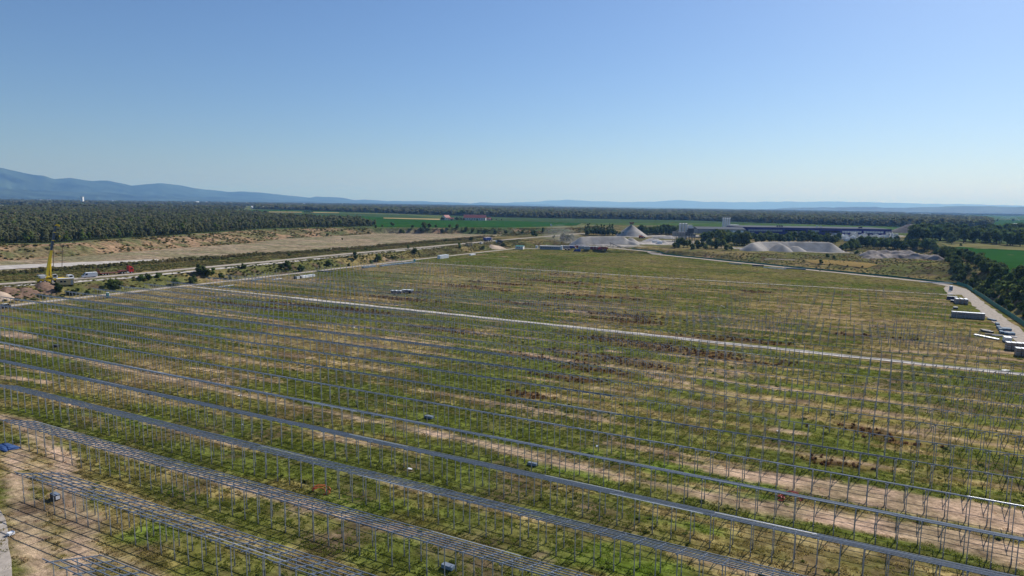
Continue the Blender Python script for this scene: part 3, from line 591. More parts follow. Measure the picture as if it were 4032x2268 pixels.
def rack(k, u0, u1, npur, label, group, both=True, raft=True, skip=0.0, segs=None, ucut=None):
    v = ROW0 + ROWP * k; rnd = random.Random(500 + k); uc = round((u0 + u1) / 2 / PSP) * PSP; z0 = float(zg(uc, v)[0]) - .02
    t = thing('racking_row', label, 'solar rack', W(uc, v, z0), -PHI, group)
    n = int((u1 - u0) / PSP); lx0 = u0 - uc
    for i in range(n + 1):
        x = lx0 + i * PSP + rnd.uniform(-.03, .03)
        if rnd.random() < skip: continue
        dz = float(zg(uc + x, v)[0]) - z0 - .05
        put(POST_T, 'post', t, (x, rnd.uniform(-.03, .03), min(dz, 0.0)), rnd.uniform(-.06, .06))
        if both: put(POST_S, 'post', t, (x + rnd.uniform(-.03, .03), 2.4, min(dz, 0.0)), rnd.uniform(-.06, .06))
        if raft: put(RAFT if npur > 3 else RAFT_S, 'rafter', t, (x, 0, 0))
    if segs is None: segs = [(lx0 - .9, lx0 + n * PSP + .9)]
    else: segs = [(max(a - uc, lx0 - .5), min(b - uc, lx0 + n * PSP + .5)) for a, b in segs]
    offs = [SH0 + j * (5.3 / 5) for j in range(6)]; offs = {6: offs, 1: offs[:1], 2: [offs[0], 2.6], 3: [offs[0], offs[2], offs[3]], 0: []}[npur]
    for j, s in enumerate(offs):
        for a, b in (segs if (j == 0 or ucut is None) else [(a, min(b, ucut - uc)) for a, b in segs if a < ucut - uc]):
            x = a + (rnd.uniform(0, 1.5) if j else 0); e = b - (rnd.uniform(0, 2.5) if j else 0); b_ = MB(); seg_l = 12.0; y = s; z = ztab(s)
            mi = []
            p = x
            while p < e - .5:
                q = min(p + seg_l, e); off = rnd.uniform(-.035, .035); b_.box(((p + q) / 2, y + rnd.uniform(-.03, .03), z + off), (q - p - .01, .065, .10), 1 if rnd.random() < .045 else 0); p = q  # some segments take the brighter steel, painting in specular glints
            b_.build('purlin', [M['galv'], M['galv_bright_glint']], t)
    return t
def row_u0(k): return max(-284.0, -73.5 - 27.2 * k) if k < 9 else -284.0
for k in range(0, 9): rack(k, row_u0(k) + 1.5, 44, 6, ROWL.get(k, L_FULL), GR_N, ucut={8: -40, 7: 10}.get(k))
for k in range(9, 16): rack(k, -284 + (k - 9) * .6, 46, 6 if k < 11 else 3, ROWL[k], GR_N if k < 11 else 'three purlin rows before the gravel road', ucut=-60 - 14 * (k - 9))
for k in range(17, 21):
    segs = [(-280, -196), (-190, -60), (-48, -8), (4, 30)] if k < 20 else [(-276, -190), (-120, -70)]
    rack(k, -282, 40, 1, 'half built racking row, ' + ORD[k - 17] + ' beyond the pale gravel road', GR_P, raft=k < 19, skip=.04, segs=segs)
# bare posts, not yet tied together: the nearest ones one by one, the rest as one body
loose = []
for k in range(21, 33):
    v = ROW0 + ROWP * k; rnd = random.Random(900 + k); u = -283.0
    while u < 40:
        if not (v > 378): 
            for dv, me in ((0, POST_T), (2.4, POST_S)):
                keep = (.8 if dv == 0 else .5) if u < -120 else (.7 if dv == 0 else .28)
                if rnd.random() < keep: loose.append((u + rnd.uniform(-.05, .05), v + dv + rnd.uniform(-.05, .05), me, rnd.uniform(-.1, .1)))
        u += PSP if u < -150 else PSP * 1.5
loose.sort(key=lambda q: (np.hypot(*W(q[0], q[1])[:2])))
for u, v, me, r in loose[:290]:
    o = bpy.data.objects.new('rack_post', me); link(o); o.location = W(u, v, float(zg(u, v)[0]) - .03); o.rotation_euler = (rnd.uniform(-.01, .01), rnd.uniform(-.01, .01), -PHI + r)
    tag(o, 'single galvanised post driven into the grass without a beam', 'post', 'free standing rack posts')
b = MB(); LV = []; LF = []; LM = []
for u, v, me, r in loose[290:]:
    base = len(LV); z = float(zg(u, v)[0]) - .03; h = ztab(0 if me is POST_T else 2.4) - .16
    for (cx, cz, sx, sy, sz, mi) in ((0, h / 2, .085, .06, h, 0), (.04, .42, .07, .10, .9, 1)):
        bb = len(LV)
        for sxx, syy, szz in ((-1, -1, -1), (1, -1, -1), (1, 1, -1), (-1, 1, -1), (-1, -1, 1), (1, -1, 1), (1, 1, 1), (-1, 1, 1)): LV.append((u + cx + sxx * sx / 2, v + syy * sy / 2, z + cz + szz * sz / 2))
        for f in ((0, 3, 2, 1), (4, 5, 6, 7), (0, 1, 5, 4), (1, 2, 6, 5), (2, 3, 7, 6), (3, 0, 4, 7)): LF.append(tuple(bb + i for i in f)); LM.append(mi)
me = bpy.data.meshes.new('far_rack_posts'); me.from_pydata(LV, [], LF); me.materials.append(M['galv_post']); me.materials.append(M['sleeve']); me.polygons.foreach_set('material_index', LM)
o = bpy.data.objects.new('far_rack_posts', me); link(o); o.rotation_euler = (0, 0, -PHI); tag(o, 'field of bare posts beyond the pale gravel road', kind='stuff')
print('loose posts', len(loose))

# ------------------------------------------------------------------ fences
def fence(pts, label, spacing=2.6, h=1.9, screen=True):
    pts = [np.array(p, float) for p in pts]; out = []
    for a, b in zip(pts[:-1], pts[1:]):
        n = max(1, int(round(np.hypot(*(b - a)) / spacing))); out += [a + (b - a) * i / n for i in range(n)]
    out.append(pts[-1]); o0 = out[0]; t = thing('mesh_fence', label, 'fence', W(o0[0], o0[1], float(zg(o0[0], o0[1])[0])), -PHI)
    z0 = t.location.z; pb = MB(); pb.box((0, 0, h / 2), (.07, .07, h + .3)); pme = pb.mesh('fence_post', M['dgrey'])
    zz = [float(zg(p[0], p[1])[0]) for p in out]
    for p, z in zip(out, zz): put(pme, 'post', t, (p[0] - o0[0], p[1] - o0[1], z - z0))
    for i in range(len(out) - 1):
        a, b = out[i] - o0, out[i + 1] - o0; m_ = MB(); hh = h - random.uniform(.0, .12); d = (b - a) / np.hypot(*(b - a)); nr = np.array([-d[1], d[0]]) * .02
        A = a + nr; B = b + nr; A2 = a - nr; B2 = b - nr; za, zb = zz[i] - z0 + .05, zz[i + 1] - z0 + .05
        m_.add([(A[0], A[1], za), (B[0], B[1], zb), (B[0], B[1], zb + hh), (A[0], A[1], za + hh), (A2[0], A2[1], za), (B2[0], B2[1], zb), (B2[0], B2[1], zb + hh), (A2[0], A2[1], za + hh)], [(0, 1, 2, 3), (7, 6, 5, 4), (3, 2, 6, 7), (0, 4, 5, 1), (0, 3, 7, 4), (1, 5, 6, 2)])
        m_.build('screen_panel', M['green'], t)
    return t
fence([(57, 455), (60, 440), (60, 380), (60, 300), (60, 230), (60, 190)], 'dark green screen fence along the gravel road below the hedge')
fence([(57, 455), (48, 464), (28, 480), (-50, 526), (-150, 587), (-180, 605)], 'low green mesh fence along the far gravel road below rough slope', 4.5, 1.0)

# ------------------------------------------------------------------ things stored on the site
def at_px(x, y, dz=0.0):
    u, v, z = T(x, y); return Vector(W(u, v, z + dz))
ER = -PHI
def pallet(loc, rz, label, group, size=(2.3, 1.15, 1.2), side='wrap', top='film', z=0.0):
    t = thing('module_pallet', label, 'pallet', (loc[0], loc[1], loc[2] + z), rz, group); L_, W_, H_ = size
    b = MB(); b.box((0, 0, .14 + (H_ - .2) / 2), (L_, W_, H_ - .2)); b.build('carton', M[side], t, bevel=.02)
    b = MB(); b.box((0, 0, H_ - .03), (L_ + .02, W_ + .02, .05)); b.build('top_sheet', M[top], t)
    b = MB(); [b.box((0, y, .06), (L_, .12, .12)) for y in (-W_ * .4, 0, W_ * .4)]; b.build('skid', M['timber'], t)
    return t
def stack_line(px, n, levels, rz, step, label, group, deep=1, size=(1.15, 2.3, 1.2), **kw):
    u0, v0, z0 = T(*px); c, s = math.cos(rz), math.sin(rz); base = Vector(W(u0, v0, z0))
    first = None
    for i in range(n):
        for d in range(deep):
            for l in range(levels):
                p = base + Vector((c * i * step - s * d * (size[1] + .15), s * i * step + c * d * (size[1] + .15), 0)); p.z += l * (size[2] + .005)
                r = rz + random.uniform(-.02, .02)
                if first is None: first = pallet(p, r, label, group, size, **kw)
                else: copy_tree(first, None, p, r)
stack_line((3752, 1249), 9, 2, ER + .03, 1.22, 'white topped pallet in the long wall of cartons beside the road', 'long carton wall by the road', 1)
stack_line((3768, 1196), 3, 2, ER + .05, 1.75, 'white topped pallet in the three short carton stacks nearest the far corner', 'three short carton stacks', 2)
stack_line((3968, 1376), 5, 2, ER + .05, 1.35, 'brown carton pallet stacked by the road near the steel bundles', 'brown carton stacks', 1, side='card')
stack_line((4006, 1400), 3, 2, ER + .05, 1.35, 'brown carton pallet standing apart in front of the brown stacks', 'front brown carton stacks', 1, side='card')
def bundle(px, rz, L_, w, h, label, group=None, m='steelblue', n=5, z=0):
    p = at_px(*px); t = thing('profile_bundle', label, 'steel bundle', (p.x, p.y, p.z + .12 + z), rz, group)
    for i in range(n):
        b = MB(); y = -w / 2 + w * (i + .5) / n; b.box((random.uniform(-.1, .1), y, h / 2), (L_, w / n * .9, h)); b.build('profile', M[m], t)
    b = MB(); [b.box((x, 0, -.06), (.12, w * 1.1, .12)) for x in (-L_ * .3, L_ * .3)]; b.build('batten', M['timber'], t)
    return t
PR = math.pi / 2 - PHI
GB = 'blue grey profile bundles by the road'; LB = 'blue grey steel profile bundle lying beside the gravel road'
for px in [(3927, 1280), (3931, 1292), (3938, 1301), (3943, 1312), (3952, 1300), (3963, 1300), (3974, 1301), (3960, 1316), (3973, 1318), (3987, 1318)]: bundle(px, PR, 3.0, 1.0, .7, LB, GB)
bundle((3880, 1306), PR + .9, 3.2, 1.0, .6, 'dark profile bundle on the grass beside the white beams', m='dgrey'); bundle((3890, 1309), PR + .9, 3.2, 1.0, .5, 'second dark bundle leaning against the first near the white beams', m='dgrey')
bundle((3884, 1330), PR + .75, 8.5, .9, .35, 'long bright white beams lying on bare ground near the steel bundles', m='galv_bright_glint', n=3)
bundle((3912, 1321), ER, 5, .8, .4, 'flat grey timber stack lying behind the white beams', m='card', n=3); bundle((3955, 1326), ER, 7, .25, .25, 'thin white beam lying before the brown carton stacks', m='film', n=1)
bundle((3965, 1345), PR, 3.5, 2.0, 1.5, 'white wrapped stack beside the brown carton pallets', m='film', n=2)
bundle((3905, 1262), PR + .5, 4.0, .9, .5, 'blue grey profiles by the end of the long carton wall')
bundle((3700, 1116), ER + .02, 20, .5, .45, 'long white beam stack lying along the far gravel road', m='film', n=2)
bundle((3130, 1060), ER - .14, 14, 1.0, .7, 'grey blue profile stack by the middle of the far road', n=3); bundle((2985, 1048), ER, 8, 1.2, .9, 'dark profile stack on the far road verge', m='dgrey', n=3); bundle((2895, 1041), ER, 9, .9, .6, 'pale profile stack on the far road verge', m='steelblue', n=3)
bundle((3050, 1058), ER - .3, 16, .5, .5, 'white beam stack lying between the fence and far road', m='film', n=2)
def crate(px, rz, size, label, m='dgrey', top='galv', end=None, group=None, cat='crate', z=0):
    p = at_px(*px); t = thing('crate', label, cat, (p.x, p.y, p.z + z), rz, group); L_, W_, H_ = size
    b = MB(); b.box((0, 0, .1 + (H_ - .1) / 2), (L_, W_, H_ - .1)); b.build('body', M[m], t, bevel=.015)
    b = MB(); b.box((0, 0, H_ + .02), (L_ * .98, W_ * .98, .04)); b.build('lid', M[top], t)
    b = MB(); [b.box((x, 0, .05), (.12, W_, .1)) for x in (-L_ * .35, L_ * .35)]; b.build('skid', M['timber'], t)
    if end: b = MB(); b.box((L_ / 2 + .03, 0, H_ * .55), (.04, W_ * .7, H_ * .6)); b.build('end_label', M[end], t)
    return t
crate((218, 1966), ER - .1, (1.5, .75, .8), 'black crate with a white end under the second racking row', end='film')
crate((1764, 2240), ER - .05, (1.5, .7, .5), 'grey steel crate on the grass between two racking rows near the soil strip', m='steelblue')
crate((2096, 1832), ER, (1.5, .7, .4), 'flat grey crate on the edge of the bare soil strip', m='steelblue'); crate((1690, 1647), ER, (1.7, .8, .5), 'flat grey crate in dry grass past the blue purlin row', m='steelblue')
crate((43, 2108), 1.2, (.7, .55, .4), 'small white box beside the bare soil track', m='film', top='film'); crate((222, 1366), ER, (1.8, .9, .6), 'black crate among the posts at the far bare soil', m='black', top='dgrey')
crate((3762, 1217), ER, (1.6, 1.2, .9), 'small dark pallet behind the long carton wall', m='dgrey', top='film'); crate((3815, 1252), ER, (2.4, .8, .6), 'dark low crate with white lid before the long carton wall', m='black', top='film')
crate((3748, 1180), ER, (4.2, 1.4, 1.6), 'dark blue storage box beside three short carton stacks', m='navyclad', top='film', cat='storage box'); crate((3748, 1190), ER, (1.2, 1.0, 1.0), 'black cube with white lid beside the dark blue box', m='black', top='film'); crate((3757, 1191), ER, (1.2, 1.0, 1.0), 'second black cube with white lid against the short carton stacks', m='black', top='film')
crate((3744, 1143), 1.2, (2.2, 1.2, 2.3), 'tall dark cabinet with a white roof on the verge of the far bend', m='steelblue', top='film', cat='cabinet'); crate((3739, 1149), ER, (1.4, .8, .4), 'low white board near the tall dark cabinet', m='film', top='film'); crate((3742, 1160), ER, (1.8, .9, .3), 'white board lying at the end of the second gravel road', m='film', top='film')
crate((1720, 1105), ER, (1, 1, .01), 'x') if False else None
for px, lb in (((1560, 1156), 'dark steel frame trolley with white sheets in the middle of the posts'), ((1605, 1153), 'second dark trolley with crooked white sheets among the posts')):
    p = at_px(*px); t = thing('panel_trolley', lb, 'trolley', p, ER + .1)
    b = MB(); b.box((0, 0, .9), (4.6, 1.8, .9)); b.build('body', M['navyclad'], t)
    for x in (-1.6, 1.6):
        for y in (-.95, .95): b = MB(); b.cyl((x, y - .12, .42), (x, y + .12, .42), .42, n=12); b.build('wheel', M['black'], t)
    for i, (x, y, r) in enumerate(((-1.6, 0, .05), (.4, .3, -.15), (1.9, -.3, .2))): b = MB(); b.box((x, y, 1.42 + i * .05), (2.4, 1.9, .05), 0, r); b.build('sheet', M['film'], t)
    for x in (-2.1, 2.1): b = MB(); b.bar((x, 0, 1.3), (x, 0, 2.3), .08, .08); b.build('upright', M['galv'], t)
def coil(px, r, n, label, m, rz=0):
    p = at_px(*px); t = thing('conduit_coil', label, 'pipe coil', p, rz); rnd = random.Random(px[0])
    for j in range(n):
        b = MB(); pts = []
        a0 = rnd.uniform(-.3, .3); rr = r * rnd.uniform(.75, 1.05)
        for i in range(25): a = math.pi * (i / 24) * 1.25 - .3 + a0; pts.append(Vector((rr * math.cos(a) + rnd.uniform(-.2, .2), j * .35 - .3 + .25 * math.sin(a * 2), .06 + max(0, rr * .62 * math.sin(a)))))
        for a_, b_ in zip(pts[:-1], pts[1:]): b.cyl(a_, b_, .055, n=6)
        b.build('pipe', M[m], t)
    return t
coil((1262, 1938), 1.5, 3, 'orange corrugated conduit loops standing in the grass before racking posts', 'orange', ER); coil((3112, 1962), 1.6, 3, 'red conduit loops lying on bare soil under the racking', 'redpipe', ER + .2); coil((3075, 1965), .7, 2, 'small red conduit offcut standing beside the red loops', 'redpipe', 1.0)
p = at_px(25, 1762); t = thing('tarpaulin', 'crumpled blue tarpaulin on bare soil near the gravel track', 'tarpaulin', p, ER); b = MB(); nx, ny = 14, 9; vv = []
for j in range(ny):
    for i in range(nx): x = (i / (nx - 1) - .5) * 4.4; y = (j / (ny - 1) - .5) * 2.4; vv.append((x + .3 * math.sin(y * 3), y, .05 + .55 * float(fbm(np.array([x * .9]), np.array([y * .9]), 77, 3)[0]) * (1 - (2 * i / (nx - 1) - 1) ** 4) * (1 - (2 * j / (ny - 1) - 1) ** 4)))
b.add(vv, [(j * nx + i, j * nx + i + 1, (j + 1) * nx + i + 1, (j + 1) * nx + i) for j in range(ny - 1) for i in range(nx - 1)]); b.build('sheet', M['tarp'], t)
b = MB(); b.cyl((-2.2, -1.0, .1), (2.2, -1.1, .1), .12, n=8); b.build('rolled_edge', M['tarp'], t)
# white plastic strips caught on the racking, and scraps on the ground
def scrap(px, s, label, up=0.0, rz=0.0, group=None):
    p = at_px(*px); b = MB(); rnd = random.Random(int(px[0])); n = 6; vv = []
    for i in range(n):
        for j in range(3): vv.append(((i / (n - 1) - .5) * s + rnd.uniform(-.08, .08), (j - 1) * s * .22 + rnd.uniform(-.05, .05), .12 + rnd.uniform(0, .15) + up))
    b.add(vv, [(i * 3 + j, i * 3 + j + 1, (i + 1) * 3 + j + 1, (i + 1) * 3 + j) for i in range(n - 1) for j in range(2)]); o = b.build('plastic_scrap', M['film'], None); o.location = p; o.rotation_euler = (0, 0, rz); return tag(o, label, 'scrap', group)
GS = 'white scraps in the grass'; LS = 'small white plastic scrap lying in the grass between racking rows'
for x, y in [(1617, 1850), (953, 1675), (945, 1560), (1460, 1740), (2280, 1690), (2350, 1760), (3680, 1312), (3990, 1458), (1560, 1305), (3060, 1700), (1395, 1290)]: scrap((x, y), random.uniform(.5, 1.0), LS, rz=random.uniform(0, 3), group=GS)
p = at_px(2838, 1262); t = thing('plastic_streamer', 'torn white plastic streamer hanging from a rack post', 'plastic wrap', p, ER)
b = MB(); pts = [(1.2, 0, 5.0), (.3, 0, 5.5), (-.3, .1, 5.6), (-.7, 0, 4.6), (-1.0, .1, 3.2), (-1.15, 0, 1.6), (-1.0, .1, .6), (-.5, 0, .2)]
for i in range(len(pts) - 1):
    w = .10 + .16 * (i in (1, 5)); b.bar(pts[i], pts[i + 1], w, .05)
b.build('strip', M['film'], t); b = MB(); b.box((0, 0, 1.8), (.1, .1, 3.6)); b.build('stake', M['galv'], t)
p = at_px(3965, 1458); scrap((3962, 1460), 2.2, 'heap of white plastic film on the verge of the pale gravel road')

# ------------------------------------------------------------------ vehicles
def wheel(t, x, y, r, w=.32, rim='offwhite'):
    o = MB().cyl((x, y - w / 2, r), (x, y + w / 2, r), r, n=16).build('wheel', M['black'], t)
    s = 1 if y > 0 else -1; MB().cyl((x, y + s * (w / 2 - .02), r), (x, y + s * (w / 2 + .03), r), r * .55, n=12).build('rim', M[rim], o)
def part(t, name, m, f, **k): b = MB(); f(b); return b.build(name, M[m], t, **k)
HD = np.array(HAUL[3]) - np.array(HAUL[1]); HD = np.array([HD[0] * EV[0] + HD[1] * NV[0], HD[0] * EV[1] + HD[1] * NV[1]]); HRZ = math.atan2(HD[1], HD[0])
# mobile crane: x forward is toward its road cab
p = at_px(212, 1112); t = thing('mobile_crane', 'yellow mobile crane with raised dark boom on the haul road', 'crane', p, HRZ - .05)
part(t, 'chassis', 'yellow', lambda b: (b.box((0, 0, 1.25), (13.2, 2.5, .6)), b.box((3.6, 0, 1.75), (4.2, 2.6, .5)), b.box((-5.4, 0, 1.65), (2.0, 2.6, .5))), bevel=.05)
part(t, 'side_skirt', 'navy', lambda b: b.box((-.5, 0, .85), (9.5, 2.2, .4)))
cabp = part(t, 'road_cab', 'white', lambda b: b.prism([(5.2, 1.0), (7.5, 1.0), (7.6, 1.9), (7.2, 2.9), (5.2, 2.9)], -1.25, 1.25), bevel=.05); part(cabp, 'windscreen', 'glass', lambda b: b.prism([(7.56, 1.95), (7.62, 1.95), (7.27, 2.8), (7.2, 2.8)], -1.05, 1.05)); part(cabp, 'side_window', 'glass', lambda b: (b.box((6.4, -1.27, 2.35), (1.2, .04, .7)), b.box((6.4, 1.27, 2.35), (1.2, .04, .7))))
for x in (-5.2, -3.7, -.8, .9, 2.7):
    for y in (-1.15, 1.15): wheel(t, x, y, .72, .45)
for x in (-2.3, 4.3):
    for s in (-1, 1): o = part(t, 'outrigger', 'yellow', lambda b: (b.box((x, s * 2.3, .95), (.4, 2.6, .35)), b.box((x, s * 3.5, .5), (.3, .3, .9)))); part(o, 'foot_pad', 'dgrey', lambda b: b.cyl((x, s * 3.5, 0), (x, s * 3.5, .12), .45, n=10))
part(t, 'turntable', 'dgrey', lambda b: b.cyl((-1.6, 0, 1.55), (-1.6, 0, 2.0), 1.2, n=18))
up = part(t, 'superstructure', 'yellow', lambda b: (b.box((-2.6, 0, 2.45), (4.6, 2.2, .8)), b.box((-5.3, 0, 2.3), (2.2, 1.0, .5))), bevel=.05)
part(t, 'counterweight', 'offwhite', lambda b: (b.box((-4.3, 0, 2.75), (1.9, 2.7, 1.1)), b.box((-4.6, 0, 3.5), (2.4, 2.2, .35))), bevel=.06); part(t, 'winch', 'grey', lambda b: b.cyl((-3.0, -.8, 3.2), (-3.0, .8, 3.2), .45, n=14))
oc = part(t, 'crane_cab', 'offwhite', lambda b: b.prism([(-.6, 2.0), (1.2, 2.0), (1.3, 2.7), (.8, 3.7), (-.6, 3.7)], -1.3, -.35), bevel=.04); part(oc, 'window', 'glass', lambda b: (b.box((.2, -1.31, 3.0), (1.3, .03, .9)), b.prism([(1.28, 2.7), (1.33, 2.7), (.86, 3.6), (.8, 3.6)], -1.2, -.45)))
ba = Vector((-2.5, .25, 2.9)); bt = Vector((2.3, .25, 25.0)); bd = (bt - ba)
def bseg(a, b, w, h, m, nm, par=t): return part(par, nm, m, lambda q: q.bar(ba + bd * a, ba + bd * b, w, h))
bs = bseg(0, .50, .85, 1.0, 'yellow', 'boom_base'); bseg(.495, .70, .72, .85, 'navy', 'boom_section'); bseg(.695, .86, .64, .75, 'navy', 'boom_section'); bseg(.855, .99, .56, .66, 'navy', 'boom_section')
for q in (.5, .7, .86): bseg(q - .006, q + .008, .9 - .3 * (q - .5), 1.05 - .6 * (q - .5), 'yellow', 'boom_collar')
hd = part(t, 'boom_head', 'yellow', lambda b: (b.box((2.7, .25, 25.1), (1.5, .7, .5)), b.cyl((3.5, -.1, 24.8), (3.5, .6, 24.8), .4, n=12))); part(hd, 'sheave', 'dgrey', lambda b: b.cyl((2.0, -.2, 25.5), (2.0, .7, 25.5), .35, n=12))
part(t, 'luffing_ram', 'yellow', lambda b: (b.cyl((-1.0, .25, 2.3), ba + bd * .26 + Vector((.45, 0, -.3)), .26, n=12), b.cyl((-1.0, .25, 2.3), ba + bd * .4 + Vector((.35, 0, -.3)), .16, n=10)))
part(t, 'hoist_rope', 'dgrey', lambda b: b.cyl((3.5, .25, 24.5), (3.5, .25, 20.5), .05, n=6)); part(t, 'hook_block', 'yellow', lambda b: b.box((3.5, .25, 20.2), (.4, .5, .8)))
for px, h, lb in (((209, 1068), 13.5, 'brown leaning pole standing in the thicket just behind the crane'), ((243, 1062), 13.0, 'second brown leaning pole in the thicket between crane and van')):
    p = at_px(*px); t = thing('timber_pole', lb, 'pole', p, 0); o = part(t, 'shaft', 'timber', lambda b: b.cyl((0, 0, -1), (1.35, 0, h), .17, .11, 8)); part(t, 'cross_arm', 'timber', lambda b: b.bar((1.0, 0, h - .5), (1.7, 0, h - .45), .1, .12))
# van
def van(px, rz, label, m='white', L_=6.2):
    p = at_px(*px); t = thing('parked_van', label, 'van', p, rz)
    part(t, 'body', m, lambda b: b.prism([(-L_ / 2, .45), (L_ / 2 - .05, .45), (L_ / 2, .95), (L_ / 2 - .55, 1.25), (L_ / 2 - 1.55, 2.45), (L_ / 2 - 2.0, 2.62), (-L_ / 2 + .1, 2.6), (-L_ / 2, 2.4)], -1.0, 1.0), bevel=.08)
    part(t, 'windscreen', 'glass', lambda b: b.prism([(L_ / 2 - .62, 1.36), (L_ / 2 - .55, 1.36), (L_ / 2 - 1.43, 2.40), (L_ / 2 - 1.52, 2.38)], -.85, .85))
    for s in (-1, 1):
        part(t, 'door_window', 'glass', lambda b: b.prism([(L_ / 2 - 2.25, 1.4), (L_ / 2 - .95, 1.4), (L_ / 2 - 1.65, 2.2), (L_ / 2 - 2.25, 2.2)], s * 1.0, s * 1.02))
        part(t, 'sill', 'dgrey', lambda b: b.box((-.2, s * 1.0, .55), (L_ * .72, .05, .2))); part(t, 'headlight', 'film', lambda b: b.box((L_ / 2 - .12, s * .75, 1.0), (.25, .35, .25)))
        for x in (L_ / 2 - 1.1, -L_ / 2 + 1.2): wheel(t, x, s * .9, .36, .25, 'grey')
    part(t, 'grille', 'dgrey', lambda b: b.box((L_ / 2 + .0, 0, .75), (.08, 1.3, .3))); return t
van((352, 1094), HRZ + math.pi - .12, 'white panel van parked on the haul road')
# red tractor unit with a low loader
p = at_px(452, 1080); t = thing('low_loader_truck', 'red tractor truck with an empty red low loader trailer', 'truck', p, HRZ + .02)
cb = part(t, 'cab', 'red', lambda b: b.prism([(6.2, .7), (8.5, .7), (8.55, 1.8), (8.2, 3.0), (7.6, 3.5), (6.3, 3.6)], -1.22, 1.22), bevel=.07); part(cb, 'windscreen', 'glass', lambda b: b.prism([(8.57, 1.9), (8.62, 1.9), (8.28, 2.95), (8.2, 2.95)], -1.05, 1.05)); part(cb, 'side_window', 'glass', lambda b: (b.box((7.6, -1.24, 2.4), (1.0, .04, .75)), b.box((7.6, 1.24, 2.4), (1.0, .04, .75)))); part(cb, 'bumper', 'dgrey', lambda b: b.box((8.55, 0, .7), (.2, 2.4, .45))); part(cb, 'air_deflector', 'red', lambda b: b.prism([(6.3, 3.62), (7.5, 3.55), (6.4, 4.05)], -1.0, 1.0))
part(t, 'chassis', 'dgrey', lambda b: (b.box((4.9, 0, .85), (6.6, 1.0, .35)), b.box((5.4, 0, 1.1), (.9, 2.2, .5)))); part(t, 'fuel_tank', 'offwhite', lambda b: b.box((5.9, -.95, .7), (1.2, .5, .55)))
for x in (7.5, 4.3, 3.0):
    for s in (-1, 1): wheel(t, x, s * 1.0, .5, .32)
tr = part(t, 'trailer_deck', 'rust_red', lambda b: (b.box((-2.8, 0, .95), (8.8, 2.6, .28)), b.prism([(1.6, .85), (2.2, 1.4), (4.9, 1.4), (4.9, 1.65), (2.0, 1.65), (1.5, 1.1)], -1.25, 1.25)), bevel=.03)
for i in range(7): part(tr, 'deck_plank', 'timber', lambda b: b.box((-2.9, -1.08 + .36 * i, 1.12), (8.2, .33, .05)))
for x in (-6.0, -4.7, -3.4):
    for s in (-1, 1): wheel(t, x, s * 1.05, .42, .4)
for s in (-1, 1): part(t, 'loading_ramp', 'rust_red', lambda b: (b.bar((-7.2, s * .8, .9), (-7.9, s * .8, 3.4), .65, .12), b.bar((-7.3, s * .8, 1.2), (-6.6, s * .8, 2.3), .1, .1)))
# dark car
def car(px, rz, label, m='navyclad'):
    p = at_px(*px); t = thing('parked_car', label, 'car', p, rz)
    part(t, 'body', m, lambda b: b.prism([(-2.3, .35), (2.25, .35), (2.35, .75), (1.9, 1.0), (-2.2, 1.05), (-2.35, .8)], -.9, .9), bevel=.07); part(t, 'cabin', 'glass', lambda b: b.prism([(-1.9, 1.04), (1.1, 1.02), (.35, 1.6), (-1.5, 1.65)], -.78, .78)); part(t, 'roof', 'offwhite' if m != 'white' else 'white', lambda b: b.box((-.55, 0, 1.66), (1.9, 1.5, .06)), bevel=.02)
    for s in (-1, 1):
        part(t, 'headlight', 'film', lambda b: b.box((2.2, s * .65, .8), (.2, .35, .18)))
        for x in (-1.4, 1.4): wheel(t, x, s * .82, .34, .22, 'grey')
    return t
car((14, 1214), PR + 3.3, 'dark blue car with a pale roof parked on the perimeter road')
# dump truck, dumper
def tipper(px, rz, label, cabm, tubm, s=1.0):
    p = at_px(*px); t = thing('dump_truck', label, 'dump truck', p, rz, scale=(s, s, s))
    cb = part(t, 'cab', cabm, lambda b: b.prism([(2.2, .8), (4.2, .8), (4.2, 1.9), (3.9, 3.0), (2.2, 3.0)], -1.2, 1.2), bevel=.06); part(cb, 'windscreen', 'glass', lambda b: b.prism([(4.22, 1.95), (4.26, 1.95), (3.98, 2.9), (3.92, 2.9)], -1, 1))
    part(t, 'tipper_body', tubm, lambda b: b.prism([(-4.2, 1.3), (1.9, 1.2), (2.1, 3.1), (-4.6, 3.1)], -1.25, 1.25), bevel=.04); part(t, 'load', 'sand', lambda b: b.prism([(-4.3, 3.12), (1.9, 3.12), (.8, 3.5), (-2.8, 3.45)], -1.0, 1.0)); part(t, 'chassis', 'dgrey', lambda b: b.box((0, 0, .95), (8.0, 1.0, .35)))
    for x in (3.2, -1.6, -2.9):
        for q in (-1, 1): wheel(t, x, q * 1.0, .52, .35)
    return t
tipper((1922, 951), HRZ, 'blue dump truck with a sand coloured load on the haul road', 'sand', 'blue', 1.35); tipper((2374, 985), 2.6, 'red dump truck parked at the end of the container yard', 'red', 'rust_red', 1.0)
tipper((1966, 957), HRZ + 1.5, 'white small tipper standing across the haul road', 'white', 'dgrey', .95); car((1895, 960), HRZ + .2, 'white car parked beside the haul road near the blue dump truck', 'white')
